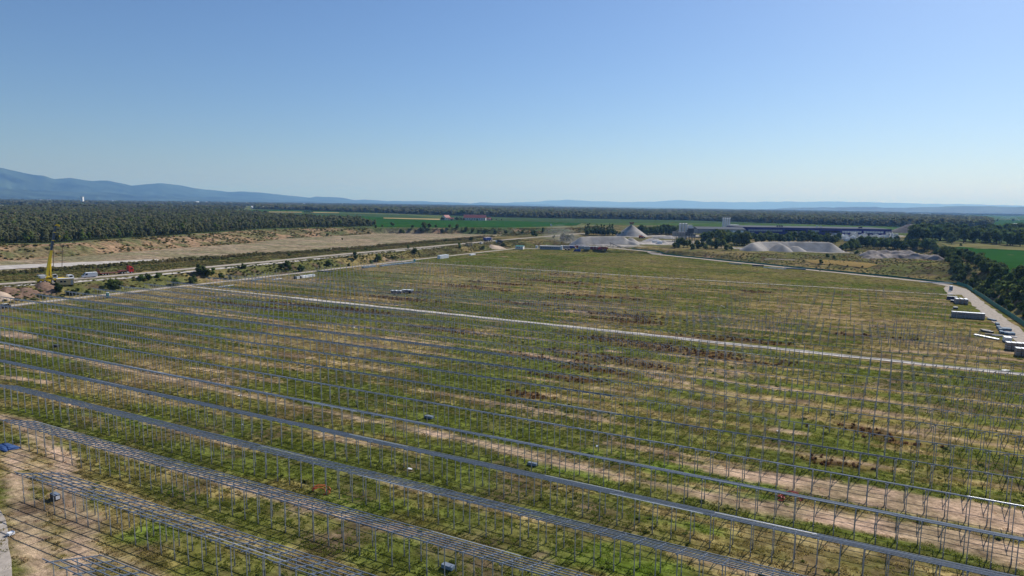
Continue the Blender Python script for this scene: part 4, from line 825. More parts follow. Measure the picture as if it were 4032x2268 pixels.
# ------------------------------------------------------------------ cabins, toilets
def cabin(px, rz, size, label, wall, roof, wins=(), cat='cabin', name='site_cabin', door=True, over=.12):
    p = at_px(*px); L_, W_, H_ = size; t = thing(name, label, cat, p, rz)
    w = part(t, 'wall', wall, lambda b: b.box((0, 0, H_ / 2), (L_, W_, H_)), bevel=.02); part(t, 'roof', roof, lambda b: b.box((0, 0, H_ + .07), (L_ + over * 2, W_ + over * 2, .14)))
    for x in wins: o = part(t, 'window', 'glass', lambda b: b.box((x, -W_ / 2 - .015, H_ * .58), (.9, .05, .9))); part(o, 'frame', 'film', lambda b: (b.box((x, -W_ / 2 - .03, H_ * .58 + .48), (1.0, .05, .06)), b.box((x, -W_ / 2 - .03, H_ * .58 - .48), (1.0, .05, .06))))
    if door: part(t, 'door', 'grey', lambda b: b.box((L_ * .38, -W_ / 2 - .02, 1.02), (.85, .05, 2.0)))
    for x in (-L_ * .42, L_ * .42): part(t, 'skid', 'dgrey', lambda b: b.box((x, 0, -.08), (.2, W_ * .9, .3)))
    return t
cabin((258, 1121), HRZ - .25, (6.0, 2.5, 2.7), 'tan site cabin with a pale roof standing before the crane', 'tan', 'offwhite', (-1.6, -.3)); cabin((1846, 967), HRZ - .2, (5.2, 3.5, 2.6), 'small brown cabin at the edge of the haul road embankment', 'tan', 'sand', (), door=True)
cabin((2047, 981), -.25, (7.5, 6.0, 3.0), 'white cabin with a teal roof beside the left gravel road', 'wallwhite', 'teal', (-2, 0), over=.2); t = cabin((2170, 982), -.12, (21.5, 5, 3.2), 'long white site office with a row of dark windows', 'greymetal', 'offwhite', tuple(-9 + 2.1 * i for i in range(8)))
part(t, 'gable_wall', 'white', lambda b: b.box((10.0, 0, 1.9), (2.0, 5.3, 3.9))); part(t, 'roof_vent', 'white', lambda b: b.cyl((-4.5, 1, 3.2), (-4.5, 1, 4.1), .35, n=10)); cabin((2114, 976), -.6, (2.2, 2, 2.0), 'tiny white cabin at the road end of the site office', 'white', 'white', (), door=False)
GCc = 'shipping containers behind the car park'
def container(px, rz, label, m, group=None, L_=6.1, z=0):
    p = at_px(*px); t = thing('shipping_container', label, 'container', (p.x, p.y, p.z + z), rz, group); part(t, 'box', m, lambda b: b.box((0, 0, 1.3), (L_, 2.44, 2.55)), bevel=.02); part(t, 'roof_rim', 'film', lambda b: b.box((0, 0, 2.62), (L_ + .05, 2.5, .08)))
    for i in range(int(L_ / .5)): part(t, 'rib', 'film' if i % 6 == 0 else m, lambda b: b.box((-L_ / 2 + .25 + i * .5, -1.24, 1.3), (.14, .06, 2.4)))
    return t
for i, x in enumerate((2255, 2281, 2307)): container((x, 975 + i * 1.2), -.2, 'brown container with white rim in the row behind the blue vans', 'rust_red', 'brown containers behind the vans')
for i, x in enumerate((2336, 2360)): container((x, 982 + i * 1.6), -.25, 'brown container with white rim beside the red dump truck', 'rust_red', 'brown containers by the red truck')
container((2290, 985), -.15, 'grey container with white corner posts before the brown row', 'grey'); container((2312, 985), -.15, 'second grey container with white corner posts near the brown row', 'grey', L_=5.0)
cabin((2232, 979), -.1, (7, 3, 2.8), 'pale grey cabin between site office and container row', 'greymetal', 'offwhite', ())
van((2255, 984), -.25, 'dark blue van parked before the brown containers', 'blue', 5.6); van((2272, 986), 2.9, 'blue and white van parked nose out at the containers', 'blue', 6.5); car((2240, 985), 1.4, 'black car parked beside the pale grey cabin'); car((2228, 985), 1.4, 'dark car parked against the site office', 'black')
def toilet(px, label, rz=0):
    p = at_px(*px); t = thing('portable_toilet', label, 'toilet', p, rz); part(t, 'booth', 'teal', lambda b: b.box((0, 0, 1.08), (1.15, 1.15, 2.15)), bevel=.04); part(t, 'roof', 'film', lambda b: b.prism([(-.6, 2.16), (.6, 2.16), (.4, 2.36), (-.4, 2.36)], -.6, .6)); d = part(t, 'door', 'teal', lambda b: b.box((.1, -.59, 1.05), (.75, .05, 1.85))); part(d, 'door_vent', 'film', lambda b: b.box((.1, -.625, 1.75), (.4, .02, .18))); part(t, 'base', 'dgrey', lambda b: b.box((0, 0, .05), (1.2, 1.2, .12)))
toilet((424, 1173), 'teal portable toilet with white roof beside the perimeter road', .5); toilet((1632, 1032), 'teal portable toilet near the blue grey steel stacks', .4)
crate((434, 1174), .3, (.9, .8, .8), 'small tan box standing against the portable toilet', m='sand', top='sand', cat='box')
# stacks along the left road
t = crate((1172, 1097), PR - .3, (3.6, 2.4, 1.3), 'black covered stack at the end of white sheeting', m='black', top='dgrey', cat='stack')
for i, x in enumerate((1184, 1196, 1208, 1219)): bundle((x, 1096 - i * 1.6), PR, 7, 1.9, 1.2, 'white wrapped panel stack on the verge of perimeter road', 'white wrapped stacks', 'film', 2)
for i, x in enumerate((1438, 1448, 1458, 1467)): bundle((x, 1055 - i), PR, 5, 1.4, .9, 'pale blue profile stack on the perimeter road verge', 'pale blue stacks', 'steelblue', 3)
for i, x in enumerate((1512, 1530, 1552, 1575, 1598, 1618)): bundle((x, 1048 - i * 2.4), PR, 7, 2.2, .7, 'flat blue grey profile stack near the toilet', 'flat stacks near toilet', 'steelblue', 3)
for i in range(4): container((1732 + i * 8.5, 1019 - i * 1.1), PR, 'white low container in the short row on the road verge', 'film', 'white low containers', 3.2)
bundle((1280, 1070), ER, 12, 2.0, .35, 'thin dark platform of profiles on the perimeter road verge', m='dgrey', n=3); bundle((1860, 1005), PR, 8, 1.5, 1.0, 'white wrapped stack halfway up the perimeter road', m='film', n=2); bundle((890, 1128), PR, 9, .4, .3, 'white beams lying at the start of the perimeter road', m='film', n=2)
bundle((1010, 1104), PR, 7, 1.0, .5, 'blue grey bundle at the bend of perimeter road', n=3); bundle((1090, 1101), PR, 7, .5, .35, 'thin white beam on the perimeter road verge', m='film', n=2)

# ------------------------------------------------------------------ heaps
def mound(name, label, cat, ridge, slope, m, px_base=None, cell=1.2, noise=.35, z0=None, extra=None, nscale=5.0, rid_n=.0):
    R = [np.array(q, float) for q in ridge]; zb = min(float(zg(*xy_to_uv(np.array([q[:2]]))[0])[0]) for q in R) if z0 is None else z0
    ext = max((q[2] - zb) / slope for q in R) + 4; P = np.array(R)[:, :2]; x0, y0 = P.min(0) - ext; x1, y1 = P.max(0) + ext; cx, cy = P.mean(0)
    nx = int((x1 - x0) / cell) + 1; ny = int((y1 - y0) / cell) + 1; X, Y = np.meshgrid(np.linspace(x0, x1, nx), np.linspace(y0, y1, ny)); Q = np.stack([X.ravel(), Y.ravel()], 1); Z = np.full(len(Q), -99.0)
    for a, b in (zip(R[:-1], R[1:]) if len(R) > 1 else [(R[0], R[0])]):
        ab = b[:2] - a[:2]; t = np.clip(((Q - a[:2]) @ ab) / (ab @ ab + 1e-9), 0, 1); d = np.linalg.norm(Q - a[:2] - t[:, None] * ab, axis=1); Z = np.maximum(Z, a[2] + (b[2] - a[2]) * t - slope * (np.sqrt(d * d + 1.2) - 1.1))
    Z = Z + (fbm(Q[:, 0] / nscale, Q[:, 1] / nscale, 91, 4) - .5) * 2 * noise
    uv = xy_to_uv(Q); g = zg(uv[:, 0], uv[:, 1]); keep = Z > g - 1.2; Z = np.maximum(Z, g - 1.2)
    i0 = (np.arange(ny - 1)[:, None] * nx + np.arange(nx - 1)[None]).ravel(); Fc = np.stack([i0, i0 + 1, i0 + nx + 1, i0 + nx], 1); Fc = Fc[keep[Fc].any(1)]
    us, inv = np.unique(Fc, return_inverse=True); V = np.column_stack([Q - [cx, cy], Z - zb])[us]
    me = np_mesh(name, V, inv.reshape(-1, 4), M[m]); me.polygons.foreach_set('use_smooth', [True] * len(me.polygons)); o = bpy.data.objects.new(name, me); link(o); o.location = (cx, cy, zb); return tag(o, label, cat)
def rp(x, y, D, z=None):                 # ridge point on the sight line of a pixel at forward distance D
    d = FWD + RGT * (x - 2016) / F_PX - UPV * (y - 1134) / F_PX; p = d * (D / d[1]); return (p[0], p[1], CAM_H + p[2])
mound('gravel_heap', 'long pale gravel heap with a flat crest behind the container yard', 'gravel heap', [rp(2288, 933, 664), rp(2320, 931, 668), rp(2440, 930, 672), rp(2452, 931, 672), rp(2475, 946, 668), rp(2500, 953, 664)], .72, 'pile', noise=.22)
mound('gravel_heap', 'smaller pale gravel heap joined to the end of the long heap', 'gravel heap', [rp(2482, 936, 684), rp(2488, 937, 683)], .68, 'pile', noise=.2)
mound('gravel_heap', 'low white gravel bank spreading from the long heap', 'gravel heap', [rp(2520, 958, 672), rp(2600, 955, 690)], .35, 'white_gravel', noise=.3)
mound('gravel_heap', 'tall conical gravel heap with brown peak', 'gravel heap', [rp(2487, 885, 862)], .72, 'pile', noise=.2)
mound('gravel_heap', 'small grey gravel heap beside the concrete plant', 'gravel heap', [rp(2612, 946, 700)], .6, 'pile', noise=.15); mound('gravel_heap', 'pale spread gravel heap between the tall cone and the plant', 'gravel heap', [rp(2560, 938, 735), rp(2590, 942, 730)], .45, 'white_gravel', noise=.25)
mound('gravel_heap', 'flat grey gravel heap behind the plant with trees in front', 'gravel heap', [rp(2580, 930, 800), rp(2640, 929, 800)], .6, 'pile', noise=.25)
mound('gravel_heap', 'wide grey gravel heap with long level top beside the spoil bank', 'gravel heap', [rp(2962, 956, 600), rp(2990, 952, 612), rp(3100, 951, 616), rp(3260, 953, 606), rp(3268, 955, 604)], .68, 'pile', noise=.25)
mound('gravel_heap', 'low pointed gravel heap against the wide grey heap', 'gravel heap', [rp(3070, 957, 604), rp(3082, 963, 598)], .66, 'pile', noise=.15); mound('gravel_heap', 'second low gravel heap at the foot of the wide grey heap', 'gravel heap', [rp(3125, 968, 599), rp(3140, 970, 598)], .6, 'pile', noise=.15)
mound('spoil_heap', 'broken grey spoil bank with pale flat top near the hedge', 'spoil heap', [rp(3420, 1001, 527), rp(3500, 998, 535), rp(3560, 1000, 533), rp(3640, 1001, 527), rp(3690, 1005, 520)], .62, 'spoil', noise=1.5, nscale=5, cell=.9)
mound('spoil_heap', 'rear ridge of pale spoil behind the broken bank', 'spoil heap', [rp(3420, 988, 552), rp(3500, 986, 556), rp(3580, 986, 552)], .6, 'spoil', noise=1.3, nscale=4, cell=1.0)
strip('gravel_track', [T(3470, 996)[:2], T(3560, 998)[:2]], 5, M['sand'], dz=4.6)if False else None
mound('stone_heap', 'dark conical stone heap behind the poplar hedge', 'stone heap', [rp(3582, 881, 1000), rp(3600, 884, 1000)], .5, 'pile_d', noise=.4); mound('stone_heap', 'brown stone heap with a rounded top beside the dark cone', 'stone heap', [rp(3722, 889, 960), rp(3740, 891, 960)], .5, 'spoil', noise=.5); mound('stone_heap', 'low dark stone heap between the two larger dark heaps', 'stone heap', [rp(3650, 897, 985), rp(3800, 898, 980)], .45, 'pile_d', noise=.5)
mound('soil_heap', 'brown soil heap at the wheels of the crane', 'soil heap', [tuple(at_px(172, 1122, 1.5))], .6, 'soil', noise=.2, cell=.5, nscale=2); mound('soil_heap', 'reddish soil heap on the embankment near the pale sand', 'soil heap', [tuple(at_px(30, 1138, 1.0)), tuple(at_px(48, 1140, .7))], .55, 'soil', noise=.25, cell=.5, nscale=2); mound('soil_heap', 'dark soil heap between the crane and the reddish heap', 'soil heap', [tuple(at_px(95, 1137, .6)), tuple(at_px(108, 1137, .5))], .5, 'soil', noise=.2, cell=.5, nscale=2); mound('sand_heap', 'pale sand heap on the embankment above the perimeter road', 'sand heap', [tuple(at_px(-4, 1150, 1.3))], .62, 'sand', noise=.15, cell=.5, nscale=2)
mound('soil_heap', 'small soil heap beside the second cabin on the embankment', 'soil heap', [tuple(at_px(1935, 974, 1.5)), tuple(at_px(1960, 973, 1.5))], .4, 'sand', noise=.3, cell=.7)
# conveyor before the long heap; hopper on the cone
a = at_px(2405, 967); b_ = at_px(2445, 975); t = thing('conveyor_belt', 'dark conveyor belt sloping down the front of the long gravel heap', 'conveyor', b_, 0); top = Vector(rp(2402, 956, 652)) - b_
part(t, 'belt', 'dgrey', lambda b: b.bar((0, 0, .6), top, 1.2, .35)); part(t, 'side_rail', 'dgrey', lambda b: (b.bar((0, .7, .9), top + Vector((0, .7, .3)), .1, .3))); [part(t, 'trestle', 'dgrey', lambda b: b.bar(top * q, Vector((top.x * q, top.y * q, -1)), .25, .25)) for q in (.35, .7, .95)]
p = Vector(rp(2487, 885, 862)); t = thing('hopper_tower', 'rusty conveyor head standing on the tip of the conical heap', 'conveyor', p, 0); part(t, 'hopper', 'soil', lambda b: b.prism([(-2.4, .8), (2.0, .8), (3.2, 3.6), (-3.0, 3.2)], -1.5, 1.5)); part(t, 'frame', 'soil', lambda b: (b.bar((-1.5, 0, -2.5), (-1.2, 0, 1), .4, .4), b.bar((1.5, 0, -2.5), (1.2, 0, 1), .4, .4)))

# ------------------------------------------------------------------ industry
def silo(t, x, y, r, h, m='offwhite'):
    s = part(t, 'silo', m, lambda b: (b.cyl((x, y, 2.5), (x, y, h), r, n=18), b.cyl((x, y, h), (x, y, h + r * .35), r, r * .25, 18), b.cyl((x, y, .4), (x, y, 2.5), r * .3, r, 18)), smooth=False); part(s, 'handrail', 'dgrey', lambda b: b.cyl((x, y, h + .9), (x, y, h + 1.0), r * .95, n=14, caps=False)); part(s, 'ladder', 'dgrey', lambda b: b.box((x + r * .7, y - r * .75, h / 2 + 1), (.3, .1, h - 2)))
p = at_px(2692, 951); t = thing('concrete_plant', 'dark open frame concrete plant with tall pale silos', 'plant', p, .05)
for i in range(7):
    for j in range(2): part(t, 'column', 'concrete', lambda b: b.box((-11 + i * 3.7, -3 + j * 7, 3), (.55, .55, 6.2)))
part(t, 'bin_wall', 'concrete', lambda b: (b.box((-5.5, .5, 8.3), (13, 8, 4.6)), b.box((6.5, .5, 7.3), (11, 8, 2.6)))); part(t, 'floor_slab', 'concrete', lambda b: b.box((0, .5, 6.0), (24, 8.4, .4)))
for i in range(5): part(t, 'bin_divider', 'dgrey', lambda b: b.box((-11 + i * 2.9, -3.56, 8.3), (.25, .12, 4.6)))
for i in range(4): part(t, 'shaded_opening_panel', 'black', lambda b: b.box((2.0 + 2.8 * i, -3.53, 7.6), (1.9, .06, 1.2)))  # flat black panels paint the shade of openings; the wall is uncut
part(t, 'gantry', 'dgrey', lambda b: (b.bar((-9, 1, 11.5), (-6, 1, 12.5), 3, .4), b.box((5, 1, 9.6), (11, 5, 1.6)), b.box((7, 2, 11.8), (6, 4, 2.2)))); part(t, 'mixer_house', 'dgrey', lambda b: b.box((8.8, 4, 12.2), (5.5, 5, 5.0)))
for x in (-1.0, 2.3, 5.6): silo(t, x, 12, 1.45, 19.5)
part(t, 'dust_filter', 'offwhite', lambda b: b.prism([(8, 7), (14, 7), (14, 15), (12, 18), (8, 18)], 10, 15)); part(t, 'stair_tower', 'dgrey', lambda b: [b.bar((11, -3, 6 + i * 2), (12.5, -3, 8 + i * 2), .8, .15) for i in range(3)])
p = at_px(2580, 962); container((2597, 960), .1, 'white cabin box on the gravel yard before the plant', 'film', None, 5); container((2580, 957), .2, 'pale grey box beside the white cabin on the gravel yard', 'offwhite', None, 6)
p = at_px(2525, 938); t = thing('wheel_loader', 'orange wheel loader working at the foot of the conical heap', 'loader', p, .4)
part(t, 'body', 'orange', lambda b: (b.box((0, 0, 2.0), (5, 2.6, 1.4)), b.box((-1.8, 0, 3.0), (2.4, 2.4, .8))), bevel=.08); part(t, 'cab', 'offwhite', lambda b: b.box((.3, 0, 3.6), (1.6, 1.8, 1.7)), bevel=.05); part(t, 'bucket', 'dgrey', lambda b: b.prism([(3.6, .3), (5.2, .2), (4.2, 1.8), (3.5, 1.5)], -1.6, 1.6)); part(t, 'arm', 'orange', lambda b: b.bar((1.8, 0, 2.2), (3.8, 0, 1.2), 1.4, .4)); [wheel(t, x, y, .95, .7) for x in (-1.6, 1.7) for y in (-1.2, 1.2)]
# pale hall
A = at_px(2752, 915); Bq = at_px(2923, 918)
def bld(px, z, rz, name, label, cat): q = G(px[0], px[1], z); return thing(name, label, cat, (q[0], q[1], z), rz)
t = bld((2840, 921), NAT, -.03, 'industrial_hall', 'pale grey industrial hall with a shallow pitched roof beside the blue warehouse', 'hall')
part(t, 'wall', 'greymetal', lambda b: b.box((0, 15, 3), (60, 30, 6))); rf = part(t, 'roof', 'roofgrey', lambda b: b.add([(-30.5, -.6, 6), (30.5, -.6, 6), (30.5, 15, 8.4), (-30.5, 15, 8.4), (-30.5, 30.6, 6), (30.5, 30.6, 6), (-30.5, -.6, 5.7), (30.5, -.6, 5.7), (30.5, 30.6, 5.7), (-30.5, 30.6, 5.7)], [(0, 1, 2, 3), (3, 2, 5, 4), (6, 0, 3, 4, 9), (1, 7, 8, 5, 2), (6, 7, 1, 0), (9, 4, 5, 8), (6, 9, 8, 7)]))
for i in range(9): part(t, 'wall_panel', 'litclad' if i > 3 else 'greymetal', lambda b: b.box((-26.5 + i * 6.6, -.06, 2.8), (6.3, .1, 5.2)))
for x in (4, 16, 26): part(t, 'loading_door', 'film', lambda b: b.box((x, -.16, 2.2), (4, .1, 4.4)))
t = bld((2858, 905), NAT, 0, 'silo_group', 'four tall white silos rising behind the pale hall', 'silos')
for i in range(4): silo(t, -4.6 + i * 3.15, 0, 1.3, 17.5, 'white')
part(t, 'base_slab', 'concrete', lambda b: b.box((0, 0, .3), (16, 6, .8))); part(t, 'annex', 'white', lambda b: b.box((10, 1, 4), (16, 9, 8)))
# blue warehouse, saw-tooth front
t = bld((3210, 925), NAT, -.045, 'warehouse', 'long dark blue warehouse with folded front and pale window bands', 'warehouse')
pxx = [2923, 2958, 3097, 3180, 3234, 3304, 3390, 3463, 3495]; xs = [(q - 3210) * .342 for q in pxx]; ys = [6, 0, 5, 0, 6, 0, 6, 0, 5]; Hh = 8.6
for i in range(len(xs) - 1):
    a = Vector((xs[i], ys[i], 0)); c = Vector((xs[i + 1], ys[i + 1], 0)); d = (c - a).normalized(); nn = Vector((d.y, -d.x, 0))
    f = part(t, 'facade', 'bluecl', lambda b: b.bar(a + Vector((0, 0, Hh / 2)), c + Vector((0, 0, Hh / 2)), .4, Hh))
    if i in (1, 2, 3, 4, 5, 6, 7):
        mm = {1: 'litclad', 3: 'litclad', 5: 'offwhite', 6: 'offwhite', 7: 'offwhite'}.get(i, 'glass'); z = 4.6
        a2 = a + d * 1.5 + nn * .26; c2 = c - d * 1.5 + nn * .26; band = part(t, 'window_band', mm, lambda b: b.bar(a2 + Vector((0, 0, z)), c2 + Vector((0, 0, z)), .1, 2.3))
        n = int((c2 - a2).length / 3.2)
        for j in range(1, n): part(band, 'mullion', 'bluecl', lambda b: b.box(tuple(a2 + (c2 - a2) * (j / n) + nn * .08 + Vector((0, 0, z))), (.25, .12, 2.3)))
        for j in range(2): part(t, 'dock_door', 'litclad' if (i + j) % 2 else 'dgrey', lambda b: b.bar(a2 + d * (4 + 9 * j) + Vector((0, 0, 1.4)), a2 + d * (7.5 + 9 * j) + Vector((0, 0, 1.4)), .1, 2.6))
part(t, 'body', 'bluecl', lambda b: b.box((0, 32, 4.1), (xs[-1] - xs[0] - 1, 50, 8.2))); part(t, 'roof', 'roofgrey', lambda b: b.add([(x, y - .3, Hh + .02) for x, y in zip(xs, ys)] + [(xs[-1], 58, Hh + .5), (xs[0], 58, Hh + .5)] + [(x, y - .3, Hh + .22) for x, y in zip(xs, ys)] + [(xs[-1], 58, Hh + .8), (xs[0], 58, Hh + .8)], [tuple(range(11)), tuple(range(21, 10, -1))] + [(i, (i + 1) % 11, 11 + (i + 1) % 11, 11 + i) for i in range(11)]))
for x in (-43, -40, -37, 8, 13, 62, 64.5): part(t, 'roof_vent', 'dgrey' if x < 0 or x > 60 else 'offwhite', lambda b: b.box((x, 16, Hh + 1.6), (1.6, 2.2, 2.0)))
part(t, 'canopy', 'litclad', lambda b: b.box((-26, -2, 3.4), (18, 5, .4)))
# block yard
rnd = random.Random(5); GY = 'white stone stacks in the yard before the blue warehouse'
SB = []
for kk in range(3):
    b = MB(); n = (3, 4, 2)[kk]
    for i in range(n): b.box((rnd.uniform(-.3, .3), 0, .55 + i * .85), (2.8 + rnd.uniform(-.3, .4), 1.6, .8))
    SB.append(b.mesh('stone_stack', M[('film', 'offwhite', 'litclad')[kk]]))
for i in range(110):
    x = rnd.uniform(3255, 3535); y = rnd.uniform(926, 950) + (x - 3255) * -.008
    if y > 944 and x > 3420: continue
    o = bpy.data.objects.new('stone_stack', SB[rnd.randrange(3)]); link(o); q = at_px(x, y); o.location = q; o.rotation_euler = (0, 0, rnd.choice((0, 1.57)) + rnd.uniform(-.1, .1)); s = rnd.uniform(.9, 1.9); o.scale = (s, s, rnd.uniform(.9, 1.5)); tag(o, 'white wrapped stone stack in the crowded yard before the blue warehouse', 'stone stack', GY)
# right-hand works and small far buildings
t = bld((4020, 915), NAT, .05, 'industrial_hall', 'pale flat industrial building with a grey tower behind the trees', 'hall'); part(t, 'wall', 'litclad', lambda b: b.box((10, 10, 3.5), (60, 24, 7))); part(t, 'roof', 'offwhite', lambda b: b.box((10, 10, 7.2), (61, 25, .4))); part(t, 'tower', 'greymetal', lambda b: b.box((2, 14, 10.5), (9, 9, 7))); part(t, 'dark_tower', 'dgrey', lambda b: b.box((12, 14, 10.5), (6, 8, 7)))
def house(px, rz, L_, W_, Hw, Hr, label, wall='wallwhite', roof='roofred', cat='farmhouse', name='farm_house', z=NAT, nw=3):
    t = bld(px, z, rz, name, label, cat); part(t, 'wall', wall, lambda b: (b.box((0, 0, Hw / 2), (L_, W_, Hw)), b.add([(-L_ / 2, -W_ / 2, Hw), (-L_ / 2, W_ / 2, Hw), (-L_ / 2, 0, Hw + Hr), (L_ / 2, -W_ / 2, Hw), (L_ / 2, W_ / 2, Hw), (L_ / 2, 0, Hw + Hr)], [(0, 1, 2), (3, 5, 4), (0, 3, 4, 1)])))
    e = .5; part(t, 'roof', roof, lambda b: [b.add([(-L_ / 2 - e, s * (W_ / 2 + e), Hw - e * Hr / W_ * 2 + .05), (L_ / 2 + e, s * (W_ / 2 + e), Hw - e * Hr / W_ * 2 + .05), (L_ / 2 + e, 0, Hw + Hr + .08), (-L_ / 2 - e, 0, Hw + Hr + .08), (-L_ / 2 - e, s * (W_ / 2 + e), Hw - e * Hr / W_ * 2 + .25), (L_ / 2 + e, s * (W_ / 2 + e), Hw - e * Hr / W_ * 2 + .25), (L_ / 2 + e, 0, Hw + Hr + .3), (-L_ / 2 - e, 0, Hw + Hr + .3)], [(0, 1, 2, 3), (7, 6, 5, 4), (0, 4, 5, 1), (1, 5, 6, 2), (3, 2, 6, 7), (0, 3, 7, 4)]) for s in (-1, 1)])
    for i in range(nw): part(t, 'window', 'glass', lambda b: b.box((-L_ / 2 + L_ * (i + .5) / nw, -W_ / 2 - .03, Hw * .55), (L_ / nw * .35, .08, Hw * .35)))
    part(t, 'door', 'timber', lambda b: b.box((L_ * .1, -W_ / 2 - .04, 1.05), (1.1, .08, 2.1))); return t
house((1757, 867), .9, 14, 10, 5.5, 4.5, 'white farmhouse with red roof among trees in the crop fields'); house((1870, 868), -.04, 44, 14, 5.5, 5.5, 'long white barn with a red roof beside the farmhouse', cat='barn', name='farm_barn', nw=9); house((1777, 868), .1, 9, 7, 3, 2.5, 'small red roofed outbuilding between farmhouse and barn', name='farm_shed', cat='shed', nw=1)
house((1924, 868), .3, 8, 6, 3, 2.5, 'small shed at the pole end of the long barn', wall='litclad', name='farm_shed', cat='shed', nw=1)
house((1003, 822), .7, 26, 14, 5, 6, 'white gabled greenhouse tent at the far field edge beside its twin', wall='white', roof='film', cat='tent', name='farm_tent', nw=1); house((1034, 823), .7, 26, 14, 5, 6, 'second white gabled tent nearer the long grey shed', wall='white', roof='film', cat='tent', name='farm_tent', nw=1); house((1068, 823), -.1, 60, 20, 5, 6, 'long grey farm shed beside the two white tents', wall='greymetal', roof='litclad', cat='shed', name='farm_shed', nw=6)
house((3806, 862), .05, 50, 16, 6, 4, 'pale farm shed beyond the forest end on the right fields', wall='litclad', roof='litclad', cat='shed', name='farm_shed', nw=5); house((3838, 866), .2, 30, 12, 4, 4, 'low brown shed beside the pale farm shed', wall='concrete', roof='roofred', cat='shed', name='farm_shed', nw=3)
p = G(1925, 871, NAT); t = thing('utility_pole', 'pale concrete pole standing at the end of the farm', 'pole', (p[0], p[1], NAT)); part(t, 'shaft', 'litclad', lambda b: b.cyl((0, 0, 0), (0, 0, 12), .3, .2, 8)); part(t, 'cross_arm', 'grey', lambda b: b.box((0, 0, 11.4), (2.4, .15, .15)))
t = bld((325, 803), NAT, 0, 'water_tower', 'tall white tower block rising over the distant wood', 'tower'); part(t, 'shaft', 'white', lambda b: b.box((0, 0, 19), (12, 12, 38))); part(t, 'cap', 'offwhite', lambda b: b.box((0, 0, 39), (13, 13, 2)))
rnd = random.Random(9)
for i in range(26):
    x = rnd.choice((rnd.uniform(150, 1500), rnd.uniform(3100, 4032))); y = 797 + (x - 700) * .0125 if x < 2000 else rnd.uniform(842, 847)
    if x > 2000: y = rnd.uniform(844, 850)
    q = G(x, y + rnd.uniform(0, 3), NAT); o = MB(); L_ = rnd.uniform(25, 70); o.box((0, 0, 6), (L_, 20, 12)); o.box((0, 0, 13), (L_ * .9, 16, 3)); o = o.build('village_building', M['white' if rnd.random() < .5 else 'litclad'], None); o.location = (q[0], q[1], NAT); o.rotation_euler = (0, 0, rnd.uniform(0, 3)); tag(o, 'tiny pale building of a far village at the foot of the hills', 'building', 'far village buildings')
for px, sz, lb in (((3985, 872), 26, 'broad arc of irrigation water over the far right field'), ((3955, 866), 22, 'faint arc of irrigation water beside the round field tree'), ((2170, 890), 3, 'small white irrigation box standing in the green crop')):
    q = G(px[0], px[1], NAT); t = thing('irrigation_gun' if sz > 5 else 'pump_box', lb, 'sprinkler' if sz > 5 else 'box', (q[0], q[1], NAT), 0)
    if sz > 5:
        b = MB(); pts = [Vector(((i / 12 - .5) * sz * 2, 0, 2 + sz * .5 * (1 - (i / 6 - 1) ** 2))) for i in range(13)]
        for i in range(12): b.cyl(pts[i], pts[i + 1], .15 + .09 * i, .15 + .09 * (i + 1), 6, caps=False)
        mw = bpy.data.materials.get('water_spray')
        if not mw:
            mw = bpy.data.materials.new('water_spray'); mw.use_nodes = True; bs = mw.node_tree.nodes['Principled BSDF']; bs.inputs['Base Color'].default_value = (.9, .93, .95, 1); bs.inputs['Alpha'].default_value = .45; bs.inputs['Roughness'].default_value = .9
        b.build('water_jet', mw, t); part(t, 'stand', 'grey', lambda b: b.bar((-sz, 0, 0), (-sz, 0, 2.2), .3, .3))
    else: part(t, 'box', 'white', lambda b: b.box((0, 0, 1.5), (3, 3, 3))); part(t, 'lid', 'offwhite', lambda b: b.box((0, 0, 3.1), (3.2, 3.2, .2)))
# dust raised at the end of the long gravel heap
md = bpy.data.materials.new('dust_cloud'); md.use_nodes = True; nt = md.node_tree; nt.nodes.clear(); pv = nt.nodes.new('ShaderNodeVolumePrincipled'); pv.inputs['Color'].default_value = (.93, .9, .86, 1); pv.inputs['Density'].default_value = .008; mo = nt.nodes.new('ShaderNodeOutputMaterial'); nt.links.new(pv.outputs[0], mo.inputs['Volume'])
bm = bmesh.new()
for (x, y, D, r) in ((2262, 950, 672, (9, 7, 6)), (2235, 938, 690, (14, 9, 9)), (2200, 925, 715, (18, 12, 12))):
    q = rp(x, y, D); bmesh.ops.create_icosphere(bm, subdivisions=3, radius=1, matrix=Matrix.Translation(q) @ Matrix.Diagonal((*r, 1)))
me = bpy.data.meshes.new('dust'); bm.to_mesh(me); bm.free(); me.materials.append(md); o = bpy.data.objects.new('dust', me); link(o); tag(o, 'pale dust drifting off the end of the long gravel heap', kind='stuff')

# ------------------------------------------------------------------ trees and shrubs one can tell apart
CROWN = {}
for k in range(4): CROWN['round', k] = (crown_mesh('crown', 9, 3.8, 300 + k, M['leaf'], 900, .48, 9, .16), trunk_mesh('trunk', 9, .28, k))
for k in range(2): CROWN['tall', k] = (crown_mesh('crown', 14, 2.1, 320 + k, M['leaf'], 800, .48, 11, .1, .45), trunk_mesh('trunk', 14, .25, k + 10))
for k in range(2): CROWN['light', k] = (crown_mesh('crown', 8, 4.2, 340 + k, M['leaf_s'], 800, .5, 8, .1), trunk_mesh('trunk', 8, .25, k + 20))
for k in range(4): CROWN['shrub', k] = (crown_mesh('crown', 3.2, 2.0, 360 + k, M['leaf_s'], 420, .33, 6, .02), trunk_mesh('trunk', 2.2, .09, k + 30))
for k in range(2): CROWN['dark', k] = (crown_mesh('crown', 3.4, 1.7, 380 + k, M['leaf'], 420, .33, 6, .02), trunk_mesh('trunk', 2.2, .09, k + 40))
rt = random.Random(77)
